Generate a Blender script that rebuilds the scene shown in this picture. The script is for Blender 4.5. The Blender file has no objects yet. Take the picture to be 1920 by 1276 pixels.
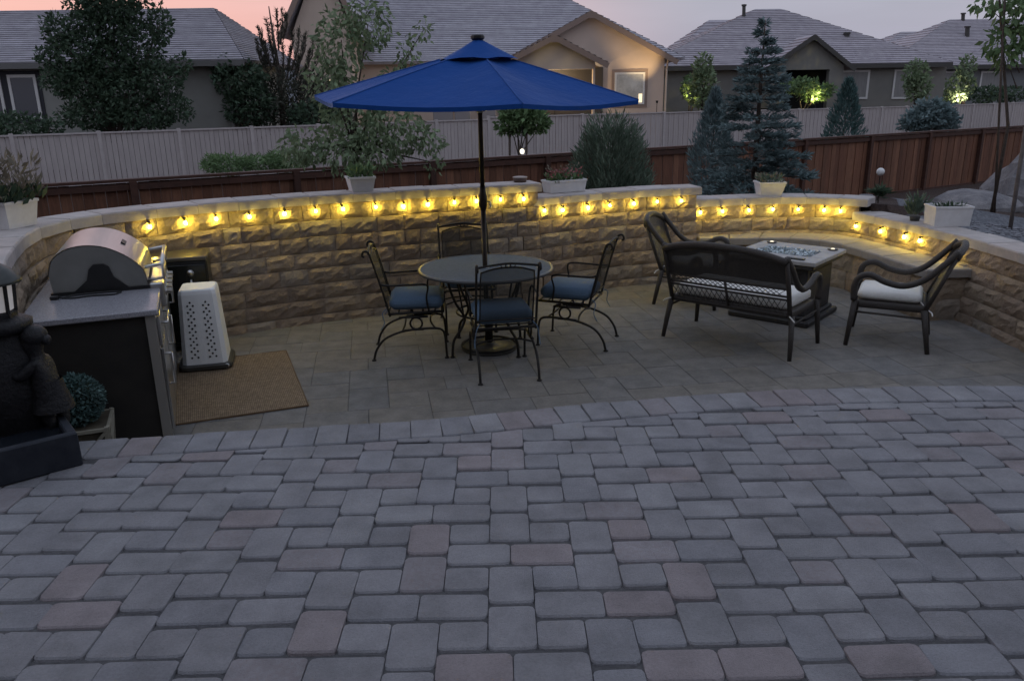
import bpy, math, random
import numpy as np
from mathutils import Matrix, Vector

random.seed(7); rng = np.random.default_rng(7)
sc = bpy.context.scene
COL = sc.collection
R = math.radians

# ------------------------------------------------------------------ camera
F, H = 1500.0, 2.13                      # focal length in photo pixels (1920 wide), eye height over the lower patio
CR = np.array([[0.99975385, -0.01696646, -0.01429643],
               [-0.0186685, -0.29509677, -0.95528498],
               [0.01198897, 0.95531672, -0.29534087]])   # right, down, forward
cam_d = bpy.data.cameras.new('camera'); cam = bpy.data.objects.new('camera', cam_d); COL.objects.link(cam)
cam_d.sensor_width = 36.0; cam_d.lens = F / 1920 * 36; cam_d.clip_start = 0.05; cam_d.clip_end = 2000
m = Matrix.Identity(4)
for i in range(3):
    m[i][0] = CR[0][i]; m[i][1] = -CR[1][i]; m[i][2] = -CR[2][i]
m[2][3] = H
cam.matrix_world = m
sc.camera = cam

def at(px, py, Y):
    """a point of the place at forward distance Y, from where it shows in the photograph"""
    d = np.array([(px - 960) / F, (py - 638) / F, 1.0]) @ CR
    return np.array([0, 0, H]) + d * (Y / d[1])
def proj(X):
    c = (np.atleast_2d(X) - np.array([0, 0, H])) @ CR.T
    return np.stack([960 + F * c[:, 0] / c[:, 2], 638 + F * c[:, 1] / c[:, 2]], 1)

# ------------------------------------------------------------------ sky at dusk (sun just set, smoky pink towards it)
SKY_STRENGTH, EXPOSURE = 0.125, 3.5
LAMP = 1.0 / 8.0             # lamps are given in picture units, divided by the exposure
w = bpy.data.worlds.new('World'); sc.world = w; w.use_nodes = True
nt = w.node_tree; N = nt.nodes; Lk = nt.links
bg = N['Background']; bg.inputs[1].default_value = SKY_STRENGTH
sky = N.new('ShaderNodeTexSky'); sky.sky_type = 'NISHITA'; sky.sun_disc = False
sky.sun_elevation = R(1.0); sky.sun_rotation = R(-60); sky.dust_density = 4.0; sky.air_density = 1.0
tc = N.new('ShaderNodeTexCoord')
def wmath(op, a, b=None, clamp=False):
    n = N.new('ShaderNodeMath'); n.operation = op; n.use_clamp = clamp
    for i, v in enumerate((a, b)):
        if v is None: continue
        if isinstance(v, (int, float)): n.inputs[i].default_value = v
        else: Lk.new(v, n.inputs[i])
    return n.outputs[0]
dotn = N.new('ShaderNodeVectorMath'); dotn.operation = 'DOT_PRODUCT'
sa = R(-36); dotn.inputs[1].default_value = (math.sin(sa), math.cos(sa), 0.0)
Lk.new(tc.outputs['Generated'], dotn.inputs[0])
mr = N.new('ShaderNodeMapRange'); mr.interpolation_type = 'SMOOTHSTEP'
mr.inputs['From Min'].default_value = 0.62; mr.inputs['From Max'].default_value = 1.0
Lk.new(dotn.outputs['Value'], mr.inputs['Value'])
sx = N.new('ShaderNodeSeparateXYZ'); Lk.new(tc.outputs['Generated'], sx.inputs[0])
up = wmath('MULTIPLY', sx.outputs['Z'], 2.2, True)
smoke = N.new('ShaderNodeMix'); smoke.data_type = 'RGBA'
smoke.inputs[6].default_value = (0.30, 0.295, 0.365, 1); smoke.inputs[7].default_value = (0.72, 0.355, 0.31, 1)
Lk.new(mr.outputs[0], smoke.inputs[0])
over = N.new('ShaderNodeMix'); over.data_type = 'RGBA'; over.inputs[7].default_value = (0.355, 0.395, 0.50, 1)
Lk.new(up, over.inputs[0]); Lk.new(smoke.outputs[2], over.inputs[6])
cn = N.new('ShaderNodeTexNoise'); cn.inputs['Scale'].default_value = 3.0; cn.inputs['Detail'].default_value = 3
cmap = N.new('ShaderNodeMapping'); cmap.inputs['Scale'].default_value = (1, 1, 6)
Lk.new(tc.outputs['Generated'], cmap.inputs[0]); Lk.new(cmap.outputs[0], cn.inputs[0])
cv = wmath('MULTIPLY_ADD', cn.outputs[0], 0.34); N[-1].inputs[2].default_value = 0.83
vari = N.new('ShaderNodeVectorMath'); vari.operation = 'SCALE'; Lk.new(over.outputs[2], vari.inputs[0]); Lk.new(cv, vari.inputs['Scale'])
fin = N.new('ShaderNodeMix'); fin.data_type = 'RGBA'; fin.inputs[0].default_value = 0.94
Lk.new(sky.outputs[0], fin.inputs[6]); Lk.new(vari.outputs[0], fin.inputs[7])
Lk.new(fin.outputs[2], bg.inputs[0])

sc.view_settings.view_transform = 'Standard'; sc.view_settings.look = 'None'
sc.view_settings.exposure = EXPOSURE; sc.view_settings.gamma = 1.0
sc.render.engine = 'CYCLES'
sc.cycles.use_denoising = True; sc.cycles.sample_clamp_indirect = 2.0
sc.cycles.adaptive_threshold = 0.02; sc.cycles.max_bounces = 4; sc.cycles.diffuse_bounces = 2; sc.cycles.glossy_bounces = 2
sc.cycles.transparent_max_bounces = 12; sc.cycles.caustics_reflective = False; sc.cycles.caustics_refractive = False

# ------------------------------------------------------------------ materials
MATS = {}
def mat(name, c, c2=None, rough=0.8, metal=0.0, scale=6.0, bump=0.0, bscale=None, spec=0.4, island=0.0, emit=None, estr=0.0,
        transp=0.0, stretch=None, detail=5.0, mixlo=0.35, mixhi=0.65, objrand=0.0, sheen=0.0, translucent=0.0, bdist=0.01):
    if name in MATS: return MATS[name]
    M = bpy.data.materials.new(name); M.use_nodes = True; t = M.node_tree; n = t.nodes; l = t.links
    p = n['Principled BSDF']; p.inputs['Roughness'].default_value = rough; p.inputs['Metallic'].default_value = metal
    p.inputs['Specular IOR Level'].default_value = spec
    p.inputs['Base Color'].default_value = (*c, 1)
    geo = n.new('ShaderNodeNewGeometry'); vec = geo.outputs['Position']
    if stretch:
        mp = n.new('ShaderNodeMapping'); mp.inputs['Scale'].default_value = stretch; l.new(vec, mp.inputs[0]); vec = mp.outputs[0]
    col = None
    if c2 is not None:
        no = n.new('ShaderNodeTexNoise'); no.inputs['Scale'].default_value = scale; no.inputs['Detail'].default_value = detail
        no.inputs['Roughness'].default_value = 0.62
        l.new(vec, no.inputs['Vector'])
        r = n.new('ShaderNodeMapRange'); r.inputs['From Min'].default_value = mixlo; r.inputs['From Max'].default_value = mixhi
        l.new(no.outputs[0], r.inputs[0])
        mx = n.new('ShaderNodeMix'); mx.data_type = 'RGBA'; mx.inputs[6].default_value = (*c, 1); mx.inputs[7].default_value = (*c2, 1)
        l.new(r.outputs[0], mx.inputs[0]); col = mx.outputs[2]
    if island or objrand:
        if island: src = geo.outputs['Random Per Island']; amt = island
        else:
            oi = n.new('ShaderNodeObjectInfo'); src = oi.outputs['Random']; amt = objrand
        r2 = n.new('ShaderNodeMapRange'); r2.inputs['To Min'].default_value = 1 - amt; r2.inputs['To Max'].default_value = 1 + amt
        l.new(src, r2.inputs[0])
        sv = n.new('ShaderNodeVectorMath'); sv.operation = 'SCALE'
        if col is None: sv.inputs[0].default_value = c
        else: l.new(col, sv.inputs[0])
        l.new(r2.outputs[0], sv.inputs['Scale']); col = sv.outputs[0]
    if col is not None: l.new(col, p.inputs['Base Color'])
    if sheen:
        p.inputs['Sheen Weight'].default_value = sheen; p.inputs['Sheen Roughness'].default_value = .22; p.inputs['Sheen Tint'].default_value = (.75, .82, 1, 1)
    if bump:
        nb = n.new('ShaderNodeTexNoise'); nb.inputs['Scale'].default_value = bscale or scale * 4; nb.inputs['Detail'].default_value = 6
        nb.inputs['Roughness'].default_value = 0.65
        l.new(vec, nb.inputs['Vector'])
        b = n.new('ShaderNodeBump'); b.inputs['Strength'].default_value = bump; b.inputs['Distance'].default_value = bdist
        l.new(nb.outputs[0], b.inputs['Height']); l.new(b.outputs[0], p.inputs['Normal'])
    if emit is not None:
        p.inputs['Emission Color'].default_value = (*emit, 1); p.inputs['Emission Strength'].default_value = estr * LAMP
        if estr < 5: M.cycles.emission_sampling = 'NONE'
    out = n['Material Output']
    if translucent:
        tr = n.new('ShaderNodeBsdfTranslucent'); ms = n.new('ShaderNodeMixShader'); ms.inputs[0].default_value = translucent
        if col is not None: l.new(col, tr.inputs[0])
        else: tr.inputs[0].default_value = (*c, 1)
        l.new(p.outputs[0], ms.inputs[1]); l.new(tr.outputs[0], ms.inputs[2]); l.new(ms.outputs[0], out.inputs[0])
    if transp:
        tr = n.new('ShaderNodeBsdfTransparent'); ms = n.new('ShaderNodeMixShader'); ms.inputs[0].default_value = transp
        l.new(p.outputs[0], ms.inputs[1]); l.new(tr.outputs[0], ms.inputs[2]); l.new(ms.outputs[0], out.inputs[0])
    MATS[name] = M; return M

def paver_mat(name, a, b, scale=110):
    M = mat(name, a, b, .82, scale=scale, bump=.7, bscale=210, objrand=.06, bdist=.012, mixlo=.3, mixhi=.7); t = M.node_tree; n = t.nodes; l = t.links
    p = n['Principled BSDF']; src = p.inputs['Base Color'].links[0].from_socket
    geo = n.new('ShaderNodeNewGeometry'); no = n.new('ShaderNodeTexNoise'); no.inputs['Scale'].default_value = 7; no.inputs['Detail'].default_value = 4; l.new(geo.outputs['Position'], no.inputs['Vector'])
    r = n.new('ShaderNodeMapRange'); r.inputs['From Min'].default_value = .3; r.inputs['From Max'].default_value = .72; r.inputs['To Min'].default_value = .80; r.inputs['To Max'].default_value = 1.14; l.new(no.outputs[0], r.inputs[0])
    s = n.new('ShaderNodeVectorMath'); s.operation = 'SCALE'; l.new(src, s.inputs[0]); l.new(r.outputs[0], s.inputs['Scale']); l.new(s.outputs[0], p.inputs['Base Color']); return M
PAVER = [paver_mat('paver_grey', (.276, .272, .286), (.218, .215, .227)), paver_mat('paver_blue_grey', (.262, .262, .280), (.205, .205, .220)),
         paver_mat('paver_pale', (.286, .284, .297), (.226, .225, .236)), paver_mat('paver_rose', (.298, .262, .268), (.236, .208, .214)), paver_mat('paver_mixed', (.278, .270, .283), (.242, .212, .220), 60)]
JOINT = mat('joint_sand', (.10, .098, .10), (.065, .063, .066), .95, scale=60)
SLAB = [paver_mat('slab_grey', (.245, .230, .212), (.196, .184, .170), 45), paver_mat('slab_tan', (.254, .231, .200), (.204, .186, .163), 45), paver_mat('slab_slate', (.230, .223, .214), (.183, .177, .171), 45)]
JOINTL = mat('slab_joint', (.14, .134, .12), (.11, .105, .094), .95, scale=60)
BLOCK = [mat('block_tan', (.41, .315, .225), (.30, .235, .17), .9, scale=12, bump=.75, bscale=42, objrand=.14, bdist=.022),
         mat('block_brown', (.35, .265, .195), (.26, .20, .148), .9, scale=12, bump=.75, bscale=42, objrand=.14, bdist=.022),
         mat('block_grey', (.37, .305, .24), (.275, .23, .185), .9, scale=12, bump=.75, bscale=42, objrand=.12, bdist=.022)]
CAPM = [mat('cap_stone', (.48, .435, .41), (.39, .355, .335), .85, scale=8, bump=.4, bscale=90, objrand=.07),
        mat('cap_stone_rose', (.48, .42, .39), (.39, .345, .32), .85, scale=8, bump=.4, bscale=90, objrand=.07)]
SEAT = [mat('seat_stone', (.34, .305, .275), (.27, .245, .22), .9, scale=10, bump=.4, bscale=90, objrand=.07, spec=.15)]
CORE = mat('wall_core', (.05, .042, .035), None, .95)
IRON = mat('black_iron', (.022, .02, .018), (.035, .03, .025), .5, .5, scale=60, bump=.1)
MESHM = mat('iron_mesh', (.03, .032, .028), None, .6, .3, transp=.38)
CUSH = mat('cushion_blue', (.125, .19, .27), (.105, .165, .24), .9, scale=90, bump=.25, bscale=500, sheen=.2)
WICK = mat('wicker_brown', (.036, .030, .026), (.066, .055, .047), .55, scale=130, bump=1.0, bscale=160, bdist=.004)
WICKG = mat('wicker_grey', (.10, .105, .115), (.07, .072, .08), .6, scale=150, bump=1.0, bscale=180, bdist=.004)
CREAM = mat('cushion_cream', (.78, .76, .71), (.72, .70, .65), .9, scale=60, bump=.2, bscale=400)
WHITEP = mat('white_plastic', (.88, .88, .86), (.84, .84, .82), .42, scale=5)
POTW = mat('white_pot', (.72, .70, .69), (.64, .62, .61), .6, scale=14)
STEEL = mat('stainless', (.56, .55, .54), (.50, .50, .49), .28, 1.0, scale=3, stretch=(1, 1, 60), bump=.06, bscale=60)
BLACKP = mat('black_paint', (.012, .012, .013), (.02, .02, .02), .38, scale=8)
STATUE = mat('dark_bronze_resin', (.008, .008, .0095), (.016, .0155, .0175), .42, scale=26, bump=.6, bscale=60, spec=.3, bdist=.015)

# ------------------------------------------------------------------ mesh helpers
class MB:
    def __init__(s): s.v = []; s.f = []; s.mi = []; s.cur = 0
    def add(s, vs, fs):
        o = len(s.v); s.v += [tuple(map(float, q)) for q in vs]
        for q in fs: s.f.append(tuple(o + i for i in q)); s.mi.append(s.cur)
    def box(s, c, d, rz=0.0, M=None):
        x, y, z = d[0] / 2, d[1] / 2, d[2] / 2; ca, sa_ = math.cos(rz), math.sin(rz); vs = []
        for dz in (-z, z):
            for dx, dy in ((-x, -y), (x, -y), (x, y), (-x, y)):
                p = Vector((dx, dy, dz))
                if M is not None: p = M @ p
                else: p = Vector((dx * ca - dy * sa_, dx * sa_ + dy * ca, dz))
                vs.append((c[0] + p.x, c[1] + p.y, c[2] + p.z))
        s.add(vs, [(3, 2, 1, 0), (4, 5, 6, 7), (0, 1, 5, 4), (1, 2, 6, 5), (2, 3, 7, 6), (3, 0, 4, 7)])
    def rings(s, rings, cap0=True, cap1=True, closed=True):
        n = len(rings[0]); o = len(s.v)
        for r in rings: s.v += [tuple(map(float, q)) for q in r]
        for k in range(len(rings) - 1):
            for i in range(n if closed else n - 1):
                j = (i + 1) % n; s.f.append((o + k * n + i, o + k * n + j, o + (k + 1) * n + j, o + (k + 1) * n + i)); s.mi.append(s.cur)
        if cap0: s.f.append(tuple(o + i for i in reversed(range(n)))); s.mi.append(s.cur)
        if cap1: s.f.append(tuple(o + (len(rings) - 1) * n + i for i in range(n))); s.mi.append(s.cur)
    def rbox(s, c, w, d, z0, z1, b=.01, rc=None, seg=2, rz=0.0, taper=1.0):
        """rounded box: vertical corners of radius rc, chamfer b on top and bottom"""
        rc = rc if rc is not None else b
        def outline(w, d, rc, z):
            o = []
            for (sx_, sy_, a0) in ((1, 1, 0), (-1, 1, 90), (-1, -1, 180), (1, -1, 270)):
                for k in range(seg):
                    a = R(a0 + 90 * k / max(1, seg - 1)) if seg > 1 else R(a0 + 45)
                    x = sx_ * (w / 2 - rc) + rc * math.cos(a); y = sy_ * (d / 2 - rc) + rc * math.sin(a)
                    o.append((c[0] + x * math.cos(rz) - y * math.sin(rz), c[1] + x * math.sin(rz) + y * math.cos(rz), z))
            return o
        rr = max(rc - b, .0005)
        s.rings([outline(w * taper - 2 * b, d * taper - 2 * b, rr, z0), outline(w * taper, d * taper, rc, z0 + b),
                 outline(w, d, rc, z1 - b), outline(w - 2 * b, d - 2 * b, rr, z1)])
    def tube(s, pts, r, n=6, closed=False, caps=True):
        P = [Vector(p) for p in pts]; k = len(P); rs = r if isinstance(r, (list, tuple)) else [r] * k
        T = []
        for i in range(k):
            a = P[i - 1] if (i > 0 or closed) else P[i]; b = P[(i + 1) % k] if (i < k - 1 or closed) else P[i]
            t = (b - a); T.append(t.normalized() if t.length > 1e-9 else Vector((0, 0, 1)))
        u = T[0].orthogonal().normalized(); rg = []
        for i in range(k):
            u = (u - T[i] * u.dot(T[i]));
            u = u.normalized() if u.length > 1e-6 else T[i].orthogonal().normalized()
            v = T[i].cross(u)
            rg.append([P[i] + (u * math.cos(2 * math.pi * j / n) + v * math.sin(2 * math.pi * j / n)) * rs[i] for j in range(n)])
        if closed: rg.append(rg[0]); s.rings(rg, False, False)
        else: s.rings(rg, caps, caps)
    def lathe(s, prof, n=16, c=(0, 0, 0), cap=True):
        s.rings([[(c[0] + r * math.cos(2 * math.pi * i / n), c[1] + r * math.sin(2 * math.pi * i / n), c[2] + z) for i in range(n)] for r, z in prof], cap, cap)
    def extrude(s, poly, vec):
        n = len(poly); vec = Vector(vec); a = [Vector(p) for p in poly]; b = [p + vec for p in a]
        s.add(a + b, [tuple(reversed(range(n))), tuple(range(n, 2 * n))] + [(i, (i + 1) % n, n + (i + 1) % n, n + i) for i in range(n)])
    def ball(s, c, r, n=10, k=6, sq=(1, 1, 1)):
        rg = []
        for j in range(1, k):
            a = math.pi * j / k
            rg.append([(c[0] + sq[0] * r * math.sin(a) * math.cos(2 * math.pi * i / n), c[1] + sq[1] * r * math.sin(a) * math.sin(2 * math.pi * i / n), c[2] - sq[2] * r * math.cos(a)) for i in range(n)])
        s.rings(rg)
    def mesh(s, name, mats, smooth=False):
        me = bpy.data.meshes.new(name); me.from_pydata(s.v, [], s.f); me.update()
        for M in (mats if isinstance(mats, (list, tuple)) else [mats]): me.materials.append(M)
        if isinstance(mats, (list, tuple)) and len(mats) > 1: me.polygons.foreach_set('material_index', s.mi)
        if smooth: me.polygons.foreach_set('use_smooth', [True] * len(me.polygons))
        return me
    def build(s, name, mats, parent=None, smooth=False, loc=None, rz=None):
        return obj(name, s.mesh(name, mats, smooth), parent, loc, rz)

def obj(name, me, parent=None, loc=None, rz=None):
    o = bpy.data.objects.new(name, me); COL.objects.link(o)
    if parent is not None: o.parent = parent
    if loc is not None: o.location = loc
    if rz is not None: o.rotation_euler = (0, 0, rz)
    return o
def tag(o, label, cat=None, group=None, kind=None):
    o['label'] = label
    if cat: o['category'] = cat
    if group: o['group'] = group
    if kind: o['kind'] = kind
    return o
def thing(name, label, cat, loc=(0, 0, 0), rz=0.0, group=None):
    o = bpy.data.objects.new(name, None); COL.objects.link(o); o.empty_display_size = .2
    o.location = tuple(map(float, loc)); o.rotation_euler = (0, 0, rz); return tag(o, label, cat, group)
def struct(o, label=None):
    o['kind'] = 'structure'
    if label: o['label'] = label
    return o
def copy_tree(o, parent=None):
    c = o.copy(); COL.objects.link(c); c.parent = parent
    for ch in [x for x in bpy.data.objects if x.parent == o]: copy_tree(ch, c)
    return c
def quads_mesh(name, V, F4, mat_, smooth=False):
    """fast mesh of separate quads: V (n,4,3)"""
    n = len(V); me = bpy.data.meshes.new(name)
    me.vertices.add(n * 4); me.vertices.foreach_set('co', np.ascontiguousarray(V, dtype=np.float32).ravel())
    me.loops.add(n * 4); me.loops.foreach_set('vertex_index', np.arange(n * 4, dtype=np.int32))
    me.polygons.add(n); me.polygons.foreach_set('loop_start', np.arange(0, n * 4, 4, dtype=np.int32))
    me.materials.append(mat_); me.update(calc_edges=True); return me
def spline(pts, n=24):
    P = np.array(pts, float); P = np.vstack([2 * P[0] - P[1], P, 2 * P[-1] - P[-2]]); o = []
    for i in range(1, len(P) - 2):
        a, b, c, d = P[i - 1:i + 3]
        for t in np.linspace(0, 1, n, endpoint=False):
            o.append(.5 * ((2 * b) + (c - a) * t + (2 * a - 5 * b + 4 * c - d) * t * t + (3 * b - a - 3 * c + d) * t ** 3))
    o.append(P[-2]); return np.array(o)
class Path:
    def __init__(s, pts):
        s.q = spline(pts); s.s = np.r_[0, np.cumsum(np.hypot(*np.diff(s.q, axis=0).T))]; s.len = float(s.s[-1])
    def p(s, t): return np.array([np.interp(t, s.s, s.q[:, 0]), np.interp(t, s.s, s.q[:, 1])])
    def d(s, t):
        a = s.p(max(t - .03, 0)); b = s.p(min(t + .03, s.len)); v = b - a; return v / np.hypot(*v)
    def n(s, t): v = s.d(t); return np.array([v[1], -v[0]])        # towards the patio
ORD = 'first second third fourth fifth sixth seventh eighth ninth tenth eleventh twelfth thirteenth fourteenth'.split()

# ================================================================== SETTING
STEP = 0.505
SEC = {'A': ([(-2.6, 4.1), (-2.92, 4.6), (-3.12, 5.02), (-3.33, 5.5), (-3.46, 5.9), (-3.51, 6.25), (-3.42, 6.6), (-3.2, 6.86), (-2.92, 7.13), (-2.58, 7.37), (-1.75, 7.8), (-.74, 8.17), (.07, 8.42), (.40, 8.54)], 1.22),
       'B': ([(.40, 8.56), (.98, 8.88), (1.62, 9.13), (2.26, 9.27)], 1.07),
       'C': ([(2.2, 9.31), (2.9, 9.44), (3.47, 9.47), (3.88, 9.34), (4.12, 9.16)], .92),
       'D': ([(4.08, 9.15), (4.2, 8.75), (4.3, 8.35), (4.38, 7.9), (4.43, 7.4), (4.46, 6.9), (4.46, 6.3), (4.42, 5.6), (4.3, 4.8), (4.1, 4.2)], .77)}
PATH = {k: Path(v[0]) for k, v in SEC.items()}
TOP = {k: v[1] for k, v in SEC.items()}
allq = np.vstack([PATH[k].q[::6] for k in 'ABCD'])
alln = np.vstack([np.array([PATH[k].n(t) for t in PATH[k].s[::6]]) for k in 'ABCD'])
allz = np.concatenate([np.full(len(PATH[k].q[::6]), TOP[k]) for k in 'ABCD'])
def wall_side(x, y):
    """distance behind the wall's front line (negative: on the patio) and the wall height there"""
    x = np.asarray(x, float).ravel(); y = np.asarray(y, float).ravel()
    dx = x[:, None] - allq[None, :, 0]; dy = y[:, None] - allq[None, :, 1]; d2 = dx * dx + dy * dy
    i = d2.argmin(1); k = np.arange(len(x)); s_ = -(dx[k, i] * alln[i, 0] + dy[k, i] * alln[i, 1])
    return np.sign(s_) * np.sqrt(d2[k, i]), allz[i]
def ground_plain(x, y):
    d, zt = wall_side(x, y)
    return np.maximum((zt - .06) - np.clip(d - .3, 0, None) * (zt + .52) / 11.5, -.55)
def ground_z(x, y):
    d, zt = wall_side(x, y)
    z = (zt - .06) - np.clip(d - .3, 0, None) * (zt + .52) / 11.5
    z = np.maximum(z, -.55)
    return np.where((d > .16) & ((np.ravel(y) > 4.3) | (np.abs(np.ravel(x)) > 5.5)), z, -.3)
gx = np.unique(np.round(np.concatenate([[-900, -400, -200, -100, -60, -40, -28, -20, -15, -11, -8, -6.5], np.arange(-5, 7, .16), [7.4, 8, 9, 10, 12, 14, 17, 21, 27, 36, 50, 80, 150, 400, 900]]), 3))
gy = np.unique(np.round(np.concatenate([[-30, -10, -3, 0, 1.5, 2.6], np.arange(3.4, 12, .16), [12.5, 13, 14, 15, 16, 18, 20, 22, 25, 30, 36, 45, 60, 90, 150, 300, 900, 1800]]), 3))
GX, GY = np.meshgrid(gx, gy); gz = ground_z(GX, GY)
gz = gz + np.where(gz > -.29, .02 * np.sin(GX.ravel() * 3.1) * np.cos(GY.ravel() * 2.3), 0)
nx, ny = len(gx), len(gy)
g = MB(); g.v = list(map(tuple, np.c_[GX.ravel(), GY.ravel(), gz]))
g.f = [(j * nx + i, j * nx + i + 1, (j + 1) * nx + i + 1, (j + 1) * nx + i) for j in range(ny - 1) for i in range(nx - 1)]; g.mi = [0] * len(g.f)
MULCH = mat('bark_mulch', (.075, .048, .038), (.04, .026, .022), .95, scale=30, bump=1.0, bscale=55, bdist=.03)
struct(g.build('ground', MULCH, smooth=True), 'dark bark mulch ground running from the wall back to the fences')

# ---- upper patio: body, pavers in two sizes, soldier row along the edge
inner = spline([(-4.6, 3.0), (-3.2, 3.30), (-1.89, 3.50), (-.8, 3.615), (-.17, 3.70), (.43, 3.83), (.86, 3.90), (1.54, 3.985), (2.18, 4.005), (2.8, 3.985), (3.7, 3.90), (5.0, 3.7)])
def in_y(x): return np.interp(x, inner[:, 0], inner[:, 1])
IP = Path([(-4.6, 3.0), (-3.2, 3.30), (-1.89, 3.50), (-.8, 3.615), (-.17, 3.70), (.43, 3.83), (.86, 3.90), (1.54, 3.985), (2.18, 4.005), (2.8, 3.985), (3.7, 3.90), (5.0, 3.7)])
b = MB()
ed = [IP.p(t) + (-IP.n(t)) * .215 for t in np.linspace(0, IP.len, 60)]
top = [(x, y, STEP - .0095) for x, y in ed]; bot = [(x, y, -.29) for x, y in ed]
n_ = len(ed); base = [(5.0, -3, STEP - .0095), (-4.6, -3, STEP - .0095)]
b.add(top + base, [tuple(range(n_ - 1, -1, -1)) + (n_ + 1, n_)]); b.rings([bot, top], False, False, closed=False)
up_patio = struct(b.build('upper_patio', JOINT), 'raised paved terrace of grey and rose cobble pavers')

mu, x0, y0 = .1545, -.0629, 2.0562
def paver_mesh(poly, h=.05, ch=.012, name='paver', mi=0, ax=.14):
    """poly: outline counter-clockwise around 0; a tumbled block with a soft worn edge"""
    P = np.array(poly); c = P.mean(0)
    hx, hy = np.abs(P - c).max(0)
    def inset(k): return c + (P - c) * np.array([1 - k * ax / hx, 1 - k / hy])
    a = inset(ch); d = inset(ch * .35)
    q = MB()
    q.rings([[(x, y, -ch * 1.15) for x, y in P], [(x, y, -ch * .38) for x, y in d], [(x, y, 0) for x, y in a]], False, True)
    return q
def rect_outline(wd, dp, rc=.016):
    o = []
    for (sx_, sy_, a0) in ((1, 1, 0), (-1, 1, 90), (-1, -1, 180), (1, -1, 270)):
        r_ = rc * random.uniform(.75, 1.3)
        for a in ((4, 45, 86) if rc > .012 else (10, 80)):
            jx = random.uniform(-.0012, .0004) if rc > .012 else 0
            o.append(((sx_ * (wd / 2 - r_) + r_ * math.cos(R(a0 + a))) * (1 + jx * 3), (sy_ * (dp / 2 - r_) + r_ * math.sin(R(a0 + a))) * (1 + jx * 12)))
    return o
def i_pattern(u0, u1, v0, v1):
    for u in range(u0, u1):
        for v in range(v0, v1):
            uu, vv = u % 4, v % 4
            if uu == 0 and vv == 0: yield (u, v, 1, 1.5); yield (u, v + 1.5, 1, 1.5)
            if uu == 2 and vv == 2: yield (u, v, 1, 1.5); yield (u, v + 1.5, 1, 1.5)
            if uu == 1 and vv == 1: yield (u, v, 1.5, 1); yield (u + 1.5, v, 1.5, 1)
            if uu == 3 and vv == 3: yield (u, v, 1.5, 1); yield (u + 1.5, v, 1.5, 1)
            if uu in (1, 3) and vv in (0, 2): yield (u, v, 1, 1)
GAP = .0055
shapes = {}
for key in ((1, 1), (1, 1.5), (1.5, 1)):
    for k in range(6):
        for mi_ in range(len(PAVER)):
            q = paver_mesh(rect_outline(key[0] * mu - .0004, key[1] * mu - .0075, .020))
            shapes[key, k, mi_] = q
meshes = {}
WEI = [.45, .22, .15, .09, .09]
cand = []
for (u, v, du, dv) in i_pattern(-26, 30, -14, 14):
    cx, cy = x0 + (u + du / 2) * mu, y0 + (v + dv / 2) * mu
    lim = min(in_y(cx - du * mu / 2), in_y(cx + du * mu / 2)) - .006
    if cy - dv * mu / 2 > lim - .03 or cy < .3: continue
    if cx < -2.0 and False: continue
    clipd = cy + dv * mu / 2 > lim - .002
    mi_ = random.choices(range(5), WEI)[0]
    pz = proj([(cx, cy, STEP)])[0]; dd = math.hypot(cx, cy)
    vis = -20 < pz[0] < 1940 and pz[1] < 1300 and cy > 0.8
    cand.append((0 if vis else 1, dd / math.sqrt(du * dv), cx, cy, du, dv, mi_, clipd, lim))
cand.sort()
rest = MB(); cnt = 0
def place_paver(q, cx, cy, mi_, parent, key=None):
    z = STEP + random.uniform(-.004, .003)
    if key is not None:
        if key not in meshes: meshes[key] = q.mesh('paver', PAVER[mi_], False)
        me = meshes[key]
    else: me = q.mesh('paver', PAVER[mi_])
    o = obj('paver', me, parent, (cx, cy, z)); o.rotation_euler = (random.gauss(0, .010), random.gauss(0, .009), random.gauss(0, .009)); return o
border = []
tt = .03
while tt < IP.len - .1:
    wd = random.choice((.148, .152, .156)); c0 = IP.p(tt + wd / 2); nn = -IP.n(tt + wd / 2); dd_ = IP.d(tt + wd / 2)
    border.append((c0 + nn * .118, math.atan2(dd_[1], dd_[0]), wd)); tt += wd + .002
bvis = [b_ for b_ in border if -20 < proj([(b_[0][0], b_[0][1], STEP)])[0][0] < 1940]
LIM = 300 - len(bvis)
for (nv, dd, cx, cy, du, dv, mi_, clipd, lim) in cand:
    if clipd:
        o_ = rect_outline(du * mu - .0004, dv * mu - .0075, .020)
        yl = [min(y, float(in_y(cx + x)) - .010 - cy) for x, y in o_]
        if max(yl) - min(yl) < .035: continue
        q = paver_mesh([(x, y) for (x, _), y in zip(o_, yl)], ch=.007); key = None
    else:
        k = random.randrange(6); key = (du, dv), k, mi_; q = shapes[key]
    if nv == 0 and cnt < LIM: place_paver(q, cx, cy, mi_, up_patio, key); cnt += 1
    else:
        rest.cur = mi_; z = STEP + random.uniform(-.004, .003); rest.add([(x + cx, y + cy, zz + z) for x, y, zz in q.v], q.f)
rest.build('distant_pavers', PAVER, up_patio)['kind'] = 'stuff'
bm_ = {}
for c0, a, wd in border:
    mi_ = random.choices(range(5), [.35, .25, .25, .08, .07])[0]; key = (wd, mi_)
    if key not in bm_: bm_[key] = paver_mesh(rect_outline(wd - .001, .236, .010), ch=.013, ax=.2).mesh('paver', PAVER[mi_])
    o = obj('paver', bm_[key], up_patio, (c0[0], c0[1], STEP + random.uniform(-.003, .003))); o.rotation_euler = (random.gauss(0, .008), random.gauss(0, .006), a + random.gauss(0, .008))

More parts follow.
